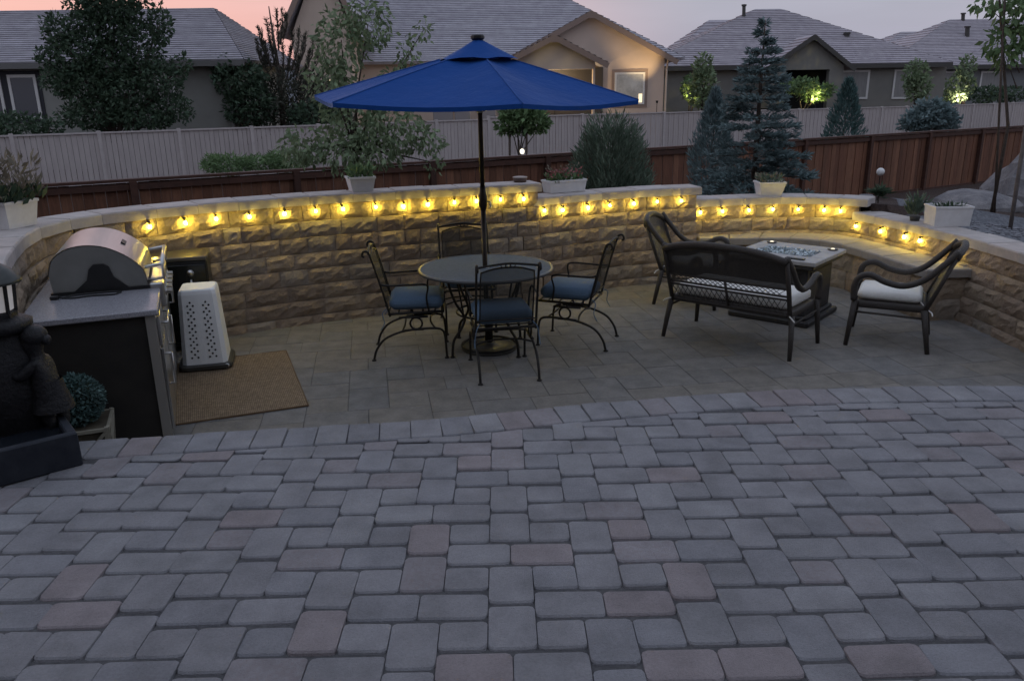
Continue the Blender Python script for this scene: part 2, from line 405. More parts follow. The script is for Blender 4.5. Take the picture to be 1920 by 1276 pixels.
# ---- lower patio
b = MB(); lo = [(-5, 2.2), (6, 2.2), (6, 10.2), (-5, 10.2)]
b.add([(x, y, -.006) for x, y in lo], [(0, 1, 2, 3)])
low_patio = struct(b.build('lower_patio', JOINTL), 'sunken patio floor of large smooth tan and grey slabs')
ml, ra = .292, R(9)
ls = {}
for key in ((1, 1), (1, 1.5), (1.5, 1)):
    for mi_ in range(3):
        ls[key, mi_] = paver_mesh(rect_outline(key[0] * ml - .0035, key[1] * ml - .0035, .004), h=.03, ch=.003, ax=1).mesh('slab', SLAB[mi_])
lst = MB(); lc = []
for (u, v, du, dv) in i_pattern(-30, 34, -4, 42):
    ux, vy = (u + du / 2) * ml, (v + dv / 2) * ml
    cx, cy = ux * math.cos(ra) - vy * math.sin(ra) + .6, ux * math.sin(ra) + vy * math.cos(ra) + 2.0
    if not (3.7 < cy < 9.6 and -4 < cx < 5): continue
    if wall_side([cx], [cy])[0][0] > .12: continue
    if cy < in_y(cx) + .05: continue
    px, py = proj([(cx, cy, 0)])[0]
    ylim = proj([(cx, float(in_y(cx)) + .22, STEP)])[0][1]
    lc.append((0 if (-20 < px < 1940 and py < np.interp(px, [0, 170, 900, 1280, 1600, 1920], [850, 838, 772, 740, 722, 722]) + 8) else 1, cy, cx, du, dv))
lc.sort(); cnt = 0
for nv, cy, cx, du, dv in lc:
    mi_ = random.choices(range(3), [.5, .25, .25])[0]
    if nv == 0 and cnt < 300:
        o = obj('slab', ls[(du, dv), mi_], low_patio, (cx, cy, random.uniform(-.0015, .001)), ra); cnt += 1
    else:
        me = ls[(du, dv), mi_]; lst.cur = mi_
        lst.add([(v_.co.x * math.cos(ra) - v_.co.y * math.sin(ra) + cx, v_.co.x * math.sin(ra) + v_.co.y * math.cos(ra) + cy, v_.co.z) for v_ in me.vertices], [tuple(p.vertices) for p in me.polygons])
if lst.v: lst.build('hidden_slabs', SLAB, low_patio)['kind'] = 'stuff'

# ================================================================== RETAINING WALL
wall = thing('retaining_wall', 'curved stepped garden wall of rough tan stone blocks with pale caps', 'wall')
CH, CAPH, BAT = .15, .09, .02
def block_mesh(wd, seed, h=CH):
    r_ = random.Random(seed); nx_, nz_ = max(4, int(wd / .05)), 4
    q = MB(); D = .16
    V = []
    cx_, cz_ = r_.uniform(.3, .7), r_.uniform(.5, .85)
    for j in range(nz_ + 1):
        for i in range(nx_ + 1):
            fx, fz = i / nx_, j / nz_
            ed_ = min(fx, 1 - fx, .25) / .25 * (min(fz, 1 - fz, .34) / .34)
            prof = 1 - .9 * abs(fx - cx_) - .35 * abs(fz - cz_)
            y = -(.018 + .018 * (.45 + .55 * prof) * (ed_ ** .45) + (r_.uniform(-.0085, .0085) if ed_ > 0 else r_.uniform(-.003, .003)))
            x = (fx - .5) * (wd - .005) + (r_.uniform(-.008, .008) if 0 < i < nx_ else 0); z = fz * (h - .004) + (r_.uniform(-.012, .012) if 0 < j < nz_ else 0)
            V.append((x, y, z))
    q.add(V, [(j * (nx_ + 1) + i, j * (nx_ + 1) + i + 1, (j + 1) * (nx_ + 1) + i + 1, (j + 1) * (nx_ + 1) + i) for j in range(nz_) for i in range(nx_)])
    m1 = nx_ + 1; t0 = nz_ * m1; o = len(q.v)
    q.v += [(V[t0 + nx_][0], D, h - .004), (V[t0][0], D, h - .004), (V[nx_][0], D, 0), (V[0][0], D, 0)]
    q.f += [tuple(range(t0, t0 + m1)) + (o, o + 1), tuple(j * m1 for j in range(nz_, -1, -1)) + (o + 3, o + 1)[::1], tuple(j * m1 + nx_ for j in range(nz_ + 1)) + (o, o + 2)]
    q.mi += [0] * 3
    return q
bmeshes = {}
def get_block(wk, h=CH):
    k = random.randrange(5); mi_ = random.choices(range(3), [.45, .35, .2])[0]; key = (wk, k, mi_, h)
    if key not in bmeshes: bmeshes[key] = block_mesh(wk, hash((wk, k)) % 9999, h).mesh('block', BLOCK[mi_])
    return bmeshes[key]
blocks = []
for k in 'ABCD':
    P = PATH[k]; zc = TOP[k] - CAPH; j = 0
    s_lo = .3 if k == 'A' else 0.0
    s_hi = P.len if k != 'D' else 3.6
    while zc - CH * (j + 1) > -.14:
        z = zc - CH * (j + 1); s_ = s_lo - random.uniform(0, .2) * (1 if k in 'AD' else 0)
        while s_ < s_hi - .05:
            wk = random.choice((.16, .27, .27, .36, .41))
            if j > 3: wk = random.choice((.27, .36, .41))
            rem = s_hi - s_
            if rem < wk + .12 and k not in 'D': wk = round(max(rem, .1), 2)
            t = min(max(s_ + wk / 2, 0), P.len); p = P.p(t); n_v = P.n(t); d_v = P.d(t)
            blocks.append((p + n_v * BAT * j, math.atan2(d_v[1], d_v[0]), wk, z)); s_ += wk
        j += 1
for p, a, wk, z in blocks:
    o = obj('block', get_block(wk), wall, (p[0], p[1], z)); o.rotation_euler = (0, 0, a + random.gauss(0, .012))
# core behind the blocks, closed at the top by the caps
for k in 'ABCD':
    P = PATH[k]; c = MB(); ts = np.linspace(0, P.len, 60); zt = TOP[k] - CAPH - .003
    fr = [P.p(t) - P.n(t) * .02 for t in ts]; bk = [P.p(t) - P.n(t) * .26 for t in ts]
    fb = [P.p(t) + P.n(t) * (-.02 + BAT * 4.5) for t in ts]
    c.rings([[(x, y, -.2) for x, y in fb], [(x, y, zt) for x, y in fr], [(x, y, zt) for x, y in bk], [(x, y, -.2) for x, y in bk]], False, False, closed=False)
    c.build('core', CORE, wall)
def slab_between(f0, f1, b1, b0, z0, z1, ch=.012):
    """cap or seat slab: four plan corners (front a, front b, back b, back a)"""
    q = MB(); P4 = np.array([f0, f1, b1, b0]); c = P4.mean(0)
    I = c + (P4 - c) * (1 - ch / np.linalg.norm(P4 - c, axis=1))[:, None]
    q.rings([[(x, y, z0) for x, y in P4], [(x, y, z1 - ch) for x, y in P4], [(x, y, z1) for x, y in I]]); return q
for k in 'ABCD':
    P = PATH[k]; s_ = {'A': .5, 'B': -.06, 'C': -.05, 'D': .0}[k]; end = {'A': P.len + .04, 'B': P.len + .06, 'C': P.len + .10, 'D': P.len - .3}[k]
    while s_ < end - .02:
        wk = random.choice((.30, .36, .42, .46))
        if end - s_ - wk < .16: wk = end - s_
        e = []
        for t in (s_ + .0015, s_ + wk - .0015):
            tc_ = min(max(t, 0), P.len); q_ = P.p(tc_) + P.d(tc_) * (t - tc_); e.append((q_ + P.n(tc_) * .035, q_ - P.n(tc_) * .30))
        z1 = TOP[k] + random.uniform(-.003, .003)
        slab_between(e[0][0], e[1][0], e[1][1], e[0][1], TOP[k] - CAPH + .001, z1).build('cap_stone', random.choice(CAPM), wall); s_ += wk

# ---- curved stone bench along the low end of the wall
bench = thing('stone_bench', 'curved built-in stone bench running behind the fire table under the wall lights', 'bench')
BF = Path([(2.30, 9.12), (2.87, 9.08), (3.28, 9.04), (3.56, 8.9), (3.72, 8.62), (3.81, 8.2), (3.89, 7.7), (3.97, 7.25)])
BB = Path([(2.30, 9.33), (2.9, 9.41), (3.47, 9.41), (3.84, 9.28), (4.03, 9.08), (4.14, 8.75), (4.25, 8.3), (4.36, 7.75), (4.43, 7.25)])
nb = 9
for i in range(nb):
    a0, a1 = i / nb, (i + 1) / nb - .0012
    slab_between(BF.p(a0 * BF.len), BF.p(a1 * BF.len), BB.p(a1 * BB.len), BB.p(a0 * BB.len), .42, .50 + random.uniform(-.002, .002)).build('seat_slab', SEAT[0], bench)
for j in range(2):
    s_ = .0
    while s_ < BF.len - .1:
        wk = random.choice((.27, .36, .41)); wk = min(wk, BF.len - s_); t = s_ + wk / 2; n_v = -BF.n(t) * -1
        p = BF.p(t) + BF.n(t) * -.06; d_v = BF.d(t)
        o = obj('block', get_block(round(wk, 2), .21), bench, (p[0], p[1], -.003 + .21 * j)); o.rotation_euler = (0, 0, math.atan2(d_v[1], d_v[0])); s_ += wk
e0, e1 = BF.p(BF.len), BB.p(BB.len)
o = obj('block', get_block(.41, .21), bench, ((e0[0] + e1[0]) / 2, e0[1] + .06, -.003)); o2 = obj('block', get_block(.41, .21), bench, ((e0[0] + e1[0]) / 2, e0[1] + .06, .207))
c = MB(); c.rings([[(*(BF.p(t * BF.len) - BF.n(t * BF.len) * .1), z) for t in np.linspace(0, .97, 20)] + [(*BB.p(t * BB.len), z) for t in np.linspace(.97, 0, 20)] for z in (-.1, .415)]); c.build('core', CORE, bench)

# ---- wall lights under the caps
GLOW = mat('lamp_glow', (1, .8, .3), None, .5, emit=(1.0, .755, .09), estr=145.0)
LAMPCLIP = mat('lamp_clip', (.02, .018, .015), None, .5)
LS = {'A': [3.25, 3.56, 3.84, 4.14, 4.47, 4.76, 5.02, 5.35, 5.63, 5.88, 6.16, 6.39, 6.65, 6.9],
      'B': [0.05, 0.29, 0.62, 0.9, 1.21, 1.51, 1.81], 'C': [0.12, 0.39, 0.73, 1.03, 1.34, 1.64, 1.83], 'D': [0.1, 0.49, 0.87, 1.11, 1.64]}
LDESC = {'A': '%s glowing yellow light from the grill along the tallest stretch of wall', 'B': '%s glowing yellow light along the middle wall stretch, counted from the flower box',
         'C': '%s glowing yellow light over the bench, counted from the armchair against the wall', 'D': '%s glowing yellow light on the lowest wall stretch, counted from the bench corner'}
gb = MB(); gb.ball((0, 0, -.033), .0120, 6, 4, (1, 1, 1.6)); glow_me = gb.mesh('bulb', GLOW, True)
gc = MB(); gc.tube([(0, 0, -.012), (0, 0, .004)], .009, 8); gc.box((0, .02, .008), (.014, .05, .010)); gc.ball((0, 0, .004), .012, 8, 4); clip_me = gc.mesh('clip', LAMPCLIP, True)
for k in 'ABCD':
    for i, s_ in enumerate(LS[k]):
        P = PATH[k]; p = P.p(s_) + P.n(s_) * .060; d_v = P.d(s_)
        t = thing('wall_light', LDESC[k] % ORD[i], 'light', (p[0], p[1], TOP[k] - CAPH - .020 - random.uniform(0, .012)), math.atan2(d_v[1], d_v[0]), 'lights hung under the wall caps')
        obj('bulb', glow_me, t); obj('clip', clip_me, t); t.rotation_euler = (random.gauss(-.04, .05), random.gauss(0, .08), t.rotation_euler[2]); t.scale = (random.uniform(.85, 1.12),) * 3

# ================================================================== FURNITURE ON THE LOWER PATIO
def arc(c, r, a0, a1, n, plane='yz', x=0.0):
    o = []
    for i in range(n + 1):
        a = R(a0 + (a1 - a0) * i / n); u, v = c[0] + r * math.cos(a), c[1] + r * math.sin(a)
        o.append((x, u, v) if plane == 'yz' else (u, x, v))
    return o
def sp3(pts, n=6): return [tuple(p) for p in spline(pts, n)]

# ---- wrought iron dining chair on a spring base (faces +y)
def make_chair(label, loc, rz, arms=True):
    t = thing('patio_chair', label, 'chair', (*loc, 0), rz, 'blue cushioned iron chairs round the table')
    W = .235
    f = MB(); f.tube([(-W, -.20, .40), (W, -.20, .40), (W, .25, .41), (-W, .25, .41)], .011, 6, closed=True)
    for k in range(4): f.tube([(-W + .02, -.12 + k * .1, .403), (W - .02, -.12 + k * .1, .403)], .006, 5)
    f.build('seat_frame', IRON, t, True)
    c = MB(); c.rbox((0, .03), .45, .45, .425, .53, .032, .06, 4); cu = c.build('cushion', CUSH, t, True)
    pg = MB(); pg.tube([(-.19, -.19, .478), (.19, -.19, .478), (.222, -.15, .478), (.222, .2, .478), (.18, .252, .478), (-.18, .252, .478), (-.222, .2, .478), (-.222, -.15, .478)], .006, 5, closed=True); pg.build('piping', CUSH, cu, True)
    for s_ in (-1, 1):
        ti = MB(); ti.tube(sp3([(s_ * .2, -.2, .45), (s_ * .235, -.25, .41), (s_ * .25, -.24, .33), (s_ * .255, -.27, .27)]), .004, 4); ti.build('tie', CUSH, cu)
    bk = MB()
    for s_ in (-1, 1):
        up_ = sp3([(s_ * W, -.19, .38), (s_ * W, -.23, .55), (s_ * W, -.285, .76), (s_ * W, -.325, .895), (s_ * W, -.345, .925), (s_ * W, -.375, .925), (s_ * W, -.385, .895), (s_ * W, -.370, .88)], 5)
        bk.tube(up_, .0095, 6)
        bk.tube([(s_ * (W - .03), -.20, .42), (s_ * (W - .03), -.24, .57), (s_ * (W - .03), -.30, .80), (s_ * (W - .035), -.318, .868)], .006, 5)
    bk.tube(sp3([(-W, -.335, .905), (-.12, -.342, .922), (0, -.345, .932), (.12, -.342, .922), (W, -.335, .905)]), .0095, 6)
    bk.tube(sp3([(-W + .035, -.318, .865), (-.1, -.325, .893), (0, -.327, .900), (.1, -.325, .893), (W - .035, -.318, .865)]), .007, 5)
    bk.tube([(-W, -.222, .47), (W, -.222, .47)], .006, 5)
    for dx in (-.035, .035, 0):
        bk.tube([(dx + .02 * math.cos(a), -.338, .915 + .012 * math.sin(a)) for a in np.linspace(0, 2 * math.pi, 9)[:-1]], .004, 4, closed=True)
    bk.build('back_frame', IRON, t, True)
    pm = MB(); rows = []
    for y, z, bow in ((-.222, .47, 0), (-.25, .62, .008), (-.285, .75, .008), (-.318, .862, 0)):
        rows.append([(x, y - bow * (1 - (x / .2) ** 2), z + (.034 * (1 - (x / .2) ** 2) if z > .8 else 0)) for x in np.linspace(-.2, .2, 7)])
    pm.rings(rows, False, False, closed=False); pm.build('mesh_back', MESHM, t, True)
    for s_ in (-1, 1):
        a = MB(); a.tube(sp3([(s_ * W, -.262, .66), (s_ * (W + .02), -.20, .645), (s_ * (W + .03), -.02, .65), (s_ * (W + .03), .10, .648), (s_ * (W + .022), .13, .62), (s_ * (W + .006), .115, .53), (s_ * W, .13, .42)], 5), .0085, 6)
        a.build('armrest', IRON, t, True)
    for s_ in (-1, 1):
        l = MB(); X = s_ * (W - .005)
        l.tube(sp3([(X, -.345, .008), (X, -.315, .10), (X, -.24, .19), (X, -.10, .245), (X, .05, .262), (X, .18, .264), (X, .235, .245), (X, .255, .19), (X, .262, .08), (X, .265, .008)], 6), .0105, 6)
        for yy in (-.345, .265): l.lathe([(.021, 0), (.021, .006), (.012, .014)], 10, (X, yy, 0))
        l.build('leg', IRON, t, True)
        rg = MB(); rg.tube([(X, .02 + .05 * math.cos(a), .312 + .05 * math.sin(a)) for a in np.linspace(0, 2 * math.pi, 15)[:-1]], .0085, 6, closed=True)
        rg.box((X, .0, .368), (.03, .24, .012)); rg.box((X, .0, .258), (.026, .16, .010))
        rg.tube([(X, .0, .37), (X * .85, .02, .40)], .008, 5); rg.build('spring_ring', IRON, t, True)
    cb = MB(); cb.tube(sp3([(-W, .18, .262), (-.1, .14, .285), (.1, .14, .285), (W, .18, .262)]), .008, 5); cb.tube(sp3([(-W, -.1, .244), (-.1, -.08, .27), (.1, -.08, .27), (W, -.1, .244)]), .008, 5)
    cb.build('cross_bar', IRON, t, True)
    return t
TC = np.array([-.13, 6.70])
make_chair('iron chair seen from behind, closest to the raised terrace', (.0, 6.13), R(9))
make_chair('iron chair seen side-on between the grill rug and the round table', (-.75, 6.64), R(-86))
make_chair('iron chair seen side-on between the round table and the wicker loveseat', (.64, 6.86), R(70))
make_chair('iron chair behind the round table, facing the terrace', (-.32, 7.40), R(188))

# ---- round table
tb = thing('round_table', 'round dark metal table with pale mesh top under the blue umbrella', 'table', (*TC, 0))
TOPM = mat('table_top', (.125, .165, .215), (.095, .125, .165), .7, .0, scale=40, bump=.3, bscale=260, spec=.15)
q = MB(); q.lathe([(.03, .700), (.555, .700), (.56, .706), (.56, .713), (.552, .716), (.03, .716)], 48, cap=False); q.build('tabletop', TOPM, tb, False)
q = MB(); q.tube([(.565 * math.cos(a), .565 * math.sin(a), .706) for a in np.linspace(0, 2 * math.pi, 49)[:-1]], .014, 8, closed=True); q.build('rim', mat('table_rim', (.10, .10, .10), None, .35, .6), tb, True)
q = MB(); q.lathe([(.034, .69), (.034, .722), (.026, .722), (.026, .69)], 14, cap=False); q.build('umbrella_ring', WHITEP, tb, True)
for k in range(4):
    a = R(42 + 90 * k); q = MB(); ca, sa_ = math.cos(a), math.sin(a)
    q.tube([(r_ * ca, r_ * sa_, z) for r_, z in spline([(.42, .70), (.40, .60), (.34, .46), (.27, .36), (.25, .30), (.30, .22), (.37, .15), (.39, .07), (.395, .0)], 5)], .012, 6)
    q.tube([(r_ * ca, r_ * sa_, z) for r_, z in spline([(.34, .70), (.30, .55), (.26, .34)], 4)], .008, 5)
    q.lathe([(.022, 0), (.022, .006), (.013, .013)], 10, (.395 * ca, .395 * sa_, 0)); q.build('leg', IRON, tb, True)
q = MB(); q.tube([(.262 * math.cos(a), .262 * math.sin(a), .33) for a in np.linspace(0, 2 * math.pi, 33)[:-1]], .009, 6, closed=True); q.build('leg_ring', IRON, tb, True)

# ---- umbrella
um = thing('patio_umbrella', 'open blue six-sided market umbrella over the round table', 'umbrella', (TC[0], TC[1], 0)); um.rotation_euler = (0, R(-.45), 0)
BLUE = mat('umbrella_canvas', (.012, .066, .265), (.010, .060, .245), .85, scale=3, bump=.25, bscale=4, bdist=.06, spec=.12, sheen=.35)
DBLUE = BLUE
RR, ZR, ZA = 1.36, 2.055, 2.455
ANG = [R(-90 + th) for th in (-47, 13, 73, 133, 193, 253)]
POLE = mat('pole_bronze', (.028, .022, .018), (.04, .03, .022), .4, .5, scale=30)
ns, nr = 6, 6
RK = [1.0, 1.0, .935, .97, 1.02, 1.085]; ZK = [.035, .005, 0.0, .01, .04, .085]
def canopy_pt(a0, a1, u, r, k=0):
    """u along the panel, r 0..1 from hub to rim; cloth sags a little between ribs"""
    k1 = (k + 1) % 6; p0 = np.array([math.cos(a0), math.sin(a0)]) * RK[k]; p1 = np.array([math.cos(a1), math.sin(a1)]) * RK[k1]; p = (p0 * (1 - u) + p1 * u) * (RR * r)
    z = ZA - (ZA - ZR) * (r ** 1.06) - .055 * math.sin(math.pi * u) * r * (1.15 - r) * 2 - .012 * math.sin(math.pi * u) * r
    z += (ZK[k] * (1 - u) + ZK[k1] * u) * r
    sag = 1 - .03 * math.sin(math.pi * u) * (r ** 4); return (p[0] * sag, p[1] * sag, z)
for k in range(6):
    a0, a1 = ANG[k], ANG[(k + 1) % 6]
    if a1 < a0: a1 += 2 * math.pi
    q = MB(); q.rings([[canopy_pt(a0, a1, u, r, k) for u in np.linspace(0, 1, ns + 1)] for r in np.linspace(.16, 1, nr + 1)], False, False, closed=False)
    e = [canopy_pt(a0, a1, u, 1, k) for u in np.linspace(0, 1, ns + 1)]; q.rings([e, [(x * .998, y * .998, z - .03) for x, y, z in e]], False, False, closed=False)
    cp = q.build('canopy_panel', BLUE, um, True)
    q = MB(); q.tube([(x_, y_, z_ + .003) for x_, y_, z_ in (canopy_pt(a0, a1, 0, r, k) for r in np.linspace(.22, 1, 8))], .0045, 5); q.build('seam', mat('umbrella_seam', (.03, .10, .34), None, .9), cp, True)
    q = MB(); x, y = math.cos(a0), math.sin(a0)
    kk, zk = RR * RK[k], ZK[k]; q.tube([(.03 * x, .03 * y, ZA - .07), (.7 * x * kk, .7 * y * kk, ZR + .10 + .7 * zk), (kk * x * .985, kk * y * .985, ZR - .022 + zk)], .008, 6)
    q.tube([(.03 * x, .03 * y, ZA - .46), (.55 * x, .55 * y, ZA - .24)], .007, 5); q.build('rib', POLE, um, True)
q = MB(); vr = []
for r, z in ((.035, ZA + .075), (.15, ZA + .015), (.33, ZA - .075)):
    ring = []
    for k in range(6):
        for u in (0, .33, .67):
            a0, a1 = ANG[k], ANG[(k + 1) % 6]; a1 += 2 * math.pi if a1 < a0 else 0
            p = (np.array([math.cos(a0), math.sin(a0)]) * (1 - u) + np.array([math.cos(a1), math.sin(a1)]) * u) * r
            ring.append((p[0], p[1], z + (.012 if (u > 0 and r > .2) else 0)))
    vr.append(ring)
q.rings(vr, False, False); q.build('vent', BLUE, um, True)
q = MB(); q.lathe([(.035, ZA + .07), (.055, ZA + .085), (.055, ZA + .105), (.048, ZA + .112)], 12); q.build('top_cap', BLACKP, um)
q = MB(); q.tube([(0, 0, 1.36), (0, 0, 2.50)], .019, 12); q.build('upper_pole', POLE, um, True)
q = MB(); q.tube([(0, 0, .05), (0, 0, 1.32)], .0215, 12); q.build('lower_pole', POLE, um, True)
q = MB(); q.lathe([(.022, 1.20), (.034, 1.24), (.036, 1.31), (.026, 1.35), (.022, 1.40)], 14); q.build('tilt_joint', POLE, um, True)
q = MB(); q.tube([(.03, 0, 1.27), (.06, 0, 1.27), (.06, -.02, 1.24)], .008, 6); q.ball((.062, -.03, 1.23), .012); q.build('crank', STEEL, um, True)
q = MB(); q.tube([(0, 0, 1.98), (0, 0, 2.04)], .026, 12); q.build('runner', mat('runner_grey', (.4, .4, .38), None, .5), um, True)
ub = thing('weighted_stand', 'round dark weighted umbrella base on the floor under the table', 'stand', (TC[0] + .015, TC[1] - .02, 0))
q = MB(); q.lathe([(.24, 0), (.245, .012), (.235, .03), (.20, .035), (.19, .028), (.06, .045), (.05, .06)], 32); q.build('plate', mat('base_dark', (.05, .048, .042), (.08, .075, .065), .45, .3, scale=14), ub, True)
q = MB(); q.tube([(.238 * math.cos(a), .238 * math.sin(a), .035) for a in np.linspace(0, 2 * math.pi, 33)[:-1]], .012, 6, closed=True); q.build('rim', IRON, ub, True)
q = MB(); q.lathe([(.033, .04), (.033, .30), (.026, .31)], 12); q.build('sleeve', IRON, ub, True)

# ---- wicker seating (faces +y)
def sweep_arm(W_, s_): return [(s_ * W_ * .96, -.425, .865), (s_ * W_, -.34, .76), (s_ * W_, -.20, .615), (s_ * W_, -.06, .555), (s_ * W_, .08, .575), (s_ * W_, .20, .625), (s_ * W_, .285, .60), (s_ * W_, .315, .52), (s_ * W_, .31, .40)]
def make_wicker(name, label, cat, loc, rz, W_, grp=None, lattice=False, pale=False):
    t = thing(name, label, cat, (*loc, 0), rz, grp); WB = WICK
    f = MB(); f.rbox((0, .02), 2 * W_ - .02, .54, .335, .395, .012, .03, 3); f.build('seat_frame', WB, t, True)
    c = MB(); c.rbox((0, .025 if lattice else .04), 2 * W_ - .085, .525 if lattice else .50, .397, .497 if lattice else .472, .026, .05, 4); cu = c.build('cushion', CREAM, t, True)
    for s_ in (-1, 1):
        ti = MB(); ti.tube(sp3([(s_ * (W_ - .06), -.2, .42), (s_ * (W_ - .03), -.25, .37), (s_ * (W_ + .01), -.29, .352), (s_ * (W_ + .04), -.30, .33)]), .006, 5); ti.build('tie', CREAM, cu, True)
    for s_ in (-1, 1):
        a = MB(); a.tube(sp3(sweep_arm(W_, s_), 5), [.027] * 41, 8); a.build('arm_rail', WB, t, True)
        for y0_, y1_, z in ((.30, .335, .40), (-.235, -.30, .36)):
            l = MB(); l.tube([(s_ * (W_ - .01), y0_, z), (s_ * (W_ - .01 + .02), (y0_ + y1_) / 2, z / 2), (s_ * (W_ + .025), y1_, .0)], [.026, .023, .018], 8); l.build('leg', WB, t, True)
    # back: rolled top rail, woven panel (flush with the seat frame at the bottom)
    topz = lambda x: (.825 if lattice else .80) + .085 * (1 - (abs(x) / W_) ** 2.4)
    xs = np.linspace(-W_ * .97, W_ * .97, 17 if W_ > .4 else 11)
    def back_pt(x, z):
        k = (z - .36) / .5; bow = .03 * (1 - (x / W_) ** 2); return (x * (1 + .0 * k), -.245 - .185 * k - bow * k, z)
    rl = MB(); rl.tube([back_pt(x, topz(x)) for x in xs], .030, 8); rl.build('top_rail', WB, t, True)
    if lattice:
        zs = (.40, .47, .495, .53, .56)
        pn = MB(); pn.rings([[back_pt(x, z0_ * (1 - k) + topz(x) * k) for x in xs] for k, z0_ in ((0, .60), (.35, .60), (.7, .60), (1, .60))], False, False, closed=False); pn.build('woven_back', WICKB, t, True)
        rr_ = MB()
        for z in (.362, .505, .535, .60): rr_.tube([back_pt(x, z) for x in xs], .010, 5)
        rr_.build('back_rail', WB, t, True)
        la = MB(); n_l = 23
        for z0_, z1_ in ((.365, .505), (.535, .60)):
            hgt = z1_ - z0_; dx = .085
            for i in range(n_l):
                x = -W_ * .95 + (2 * W_ * .95) * i / n_l
                for s_ in (-1, 1):
                    xa, xb = x, x + s_ * dx
                    if abs(xb) < W_ * .97: la.tube([back_pt(xa, z0_), back_pt((xa + xb) / 2, (z0_ + z1_) / 2), back_pt(xb, z1_)], .0032, 4, caps=False)
        la.build('lattice', WB, t, True)
        md = MB(); md.tube([back_pt(0, .37), back_pt(0, .60)], .012, 6); md.build('back_post', WB, t, True)
        for s_ in (-1, 1):
            md = MB(); md.tube([back_pt(s_ * W_ * .96, .34), back_pt(s_ * W_ * .97, .6), back_pt(s_ * W_ * .97, topz(W_ * .97))], .020, 7); md.build('back_post', WB, t, True)
    else:
        pn = MB(); pn.rings([[back_pt(x, .37 * (1 - k) + topz(x) * k) for x in xs] for k in (0, .3, .6, .85, 1)], False, False, closed=False); pn.build('woven_back', WICKB, t, True)
        for s_ in (-1, 1):
            md = MB(); md.tube([back_pt(s_ * W_ * .95, .34), back_pt(s_ * W_ * .96, .6), back_pt(s_ * W_ * .97, topz(W_ * .97))], .018, 7); md.build('back_post', WB, t, True)
    for s_ in (-1, 1):
        st = MB(); st.tube([(s_ * W_, .30, .30), (s_ * W_, -.25, .29)], .010, 5); st.build('stretcher', WB, t, True)
    return t
def wicker_panel(name, c, transp):
    M = mat(name, c, None, .6, transp=transp)
    return M
def weave(name, c1, c2, hole):
    M = bpy.data.materials.new(name); M.use_nodes = True; t_ = M.node_tree; n = t_.nodes; l = t_.links; p = n['Principled BSDF']
    p.inputs['Roughness'].default_value = .55; tcn = n.new('ShaderNodeTexCoord')
    b1 = n.new('ShaderNodeTexBrick'); b1.inputs['Scale'].default_value = 42; b1.inputs['Color1'].default_value = (*c1, 1); b1.inputs['Color2'].default_value = (*c2, 1); b1.inputs['Mortar'].default_value = (.008, .007, .007, 1); b1.inputs['Mortar Size'].default_value = .02
    mp = n.new('ShaderNodeMapping'); mp.inputs['Rotation'].default_value = (R(90), 0, 0); l.new(tcn.outputs['Object'], mp.inputs[0]); l.new(mp.outputs[0], b1.inputs[0]); l.new(b1.outputs[0], p.inputs['Base Color'])
    bp = n.new('ShaderNodeBump'); bp.inputs['Distance'].default_value = .004; bp.inputs['Strength'].default_value = .9; l.new(b1.outputs[1], bp.inputs['Height']); bp.invert = True; l.new(bp.outputs[0], p.inputs['Normal'])
    if hole:
        tr = n.new('ShaderNodeBsdfTransparent'); ms = n.new('ShaderNodeMixShader'); hm = n.new('ShaderNodeMath'); hm.operation = 'MULTIPLY'; hm.inputs[1].default_value = hole; l.new(b1.outputs[1], hm.inputs[0]); l.new(hm.outputs[0], ms.inputs[0])
        l.new(p.outputs[0], ms.inputs[1]); l.new(tr.outputs[0], ms.inputs[2]); l.new(ms.outputs[0], n['Material Output'].inputs[0])
    return M
WICKB = weave('wicker_weave', (.065, .056, .05), (.042, .036, .033), .16)
make_wicker('wicker_loveseat', 'dark wicker loveseat seen from behind with white cushion showing through its lattice', 'loveseat', (2.10, 6.78), R(-41), .56, None, True)
make_wicker('wicker_chair', 'dark wicker armchair with cream cushion, side-on by the end of the bench', 'chair', (3.42, 6.70), R(62), .29, 'wicker armchairs by the fire table')
make_wicker('wicker_chair', 'dark wicker armchair half hidden behind the loveseat, against the wall', 'chair', (2.00, 8.22), R(-118), .29, 'wicker armchairs by the fire table')

# ---- fire table
ft = thing('fire_table', 'square dark fire table with pale stone top and crushed glass bed', 'fire table', (2.79, 7.64, 0), R(-41))
STONE = mat('fire_table_stone', (.42, .40, .39), (.33, .32, .31), .6, scale=12, bump=.25)
DARKB = mat('fire_table_panel', (.030, .028, .028), (.045, .042, .04), .6, scale=30, bump=.3)
q = MB()
for cx, cy, wx, wy in ((0, .29, .84, .26), (0, -.29, .84, .26), (.345, 0, .15, .32), (-.345, 0, .15, .32)): q.rbox((cx, cy), wx, wy, .585, .625, .006, .006, 2)
q.build('top', STONE, ft)
q = MB(); q.rbox((0, 0), .80, .80, .545, .584, .006, .01, 2); q.build('apron', DARKB, ft)
q = MB(); q.rbox((0, 0), .66, .66, .09, .545, .008, .015, 2); q.build('body', DARKB, ft)
for a in range(4):
    ca, sa_ = math.cos(a * math.pi / 2), math.sin(a * math.pi / 2)
    q = MB(); q.box((.333 * ca, .333 * sa_, .32), (.014, .50, .36), a * math.pi / 2); q.build('panel', mat('fire_table_inset', (.05, .045, .042), (.035, .032, .03), .55, scale=20, bump=.3), ft)
q = MB(); q.rbox((0, 0), .80, .80, 0, .055, .012, .02, 2); q.rbox((0, 0), .72, .72, .055, .09, .012, .02, 2); q.build('plinth', DARKB, ft)
q = MB(); q.box((0, 0, .60), (.54, .32, .012)); q.build('burner_tray', BLACKP, ft)
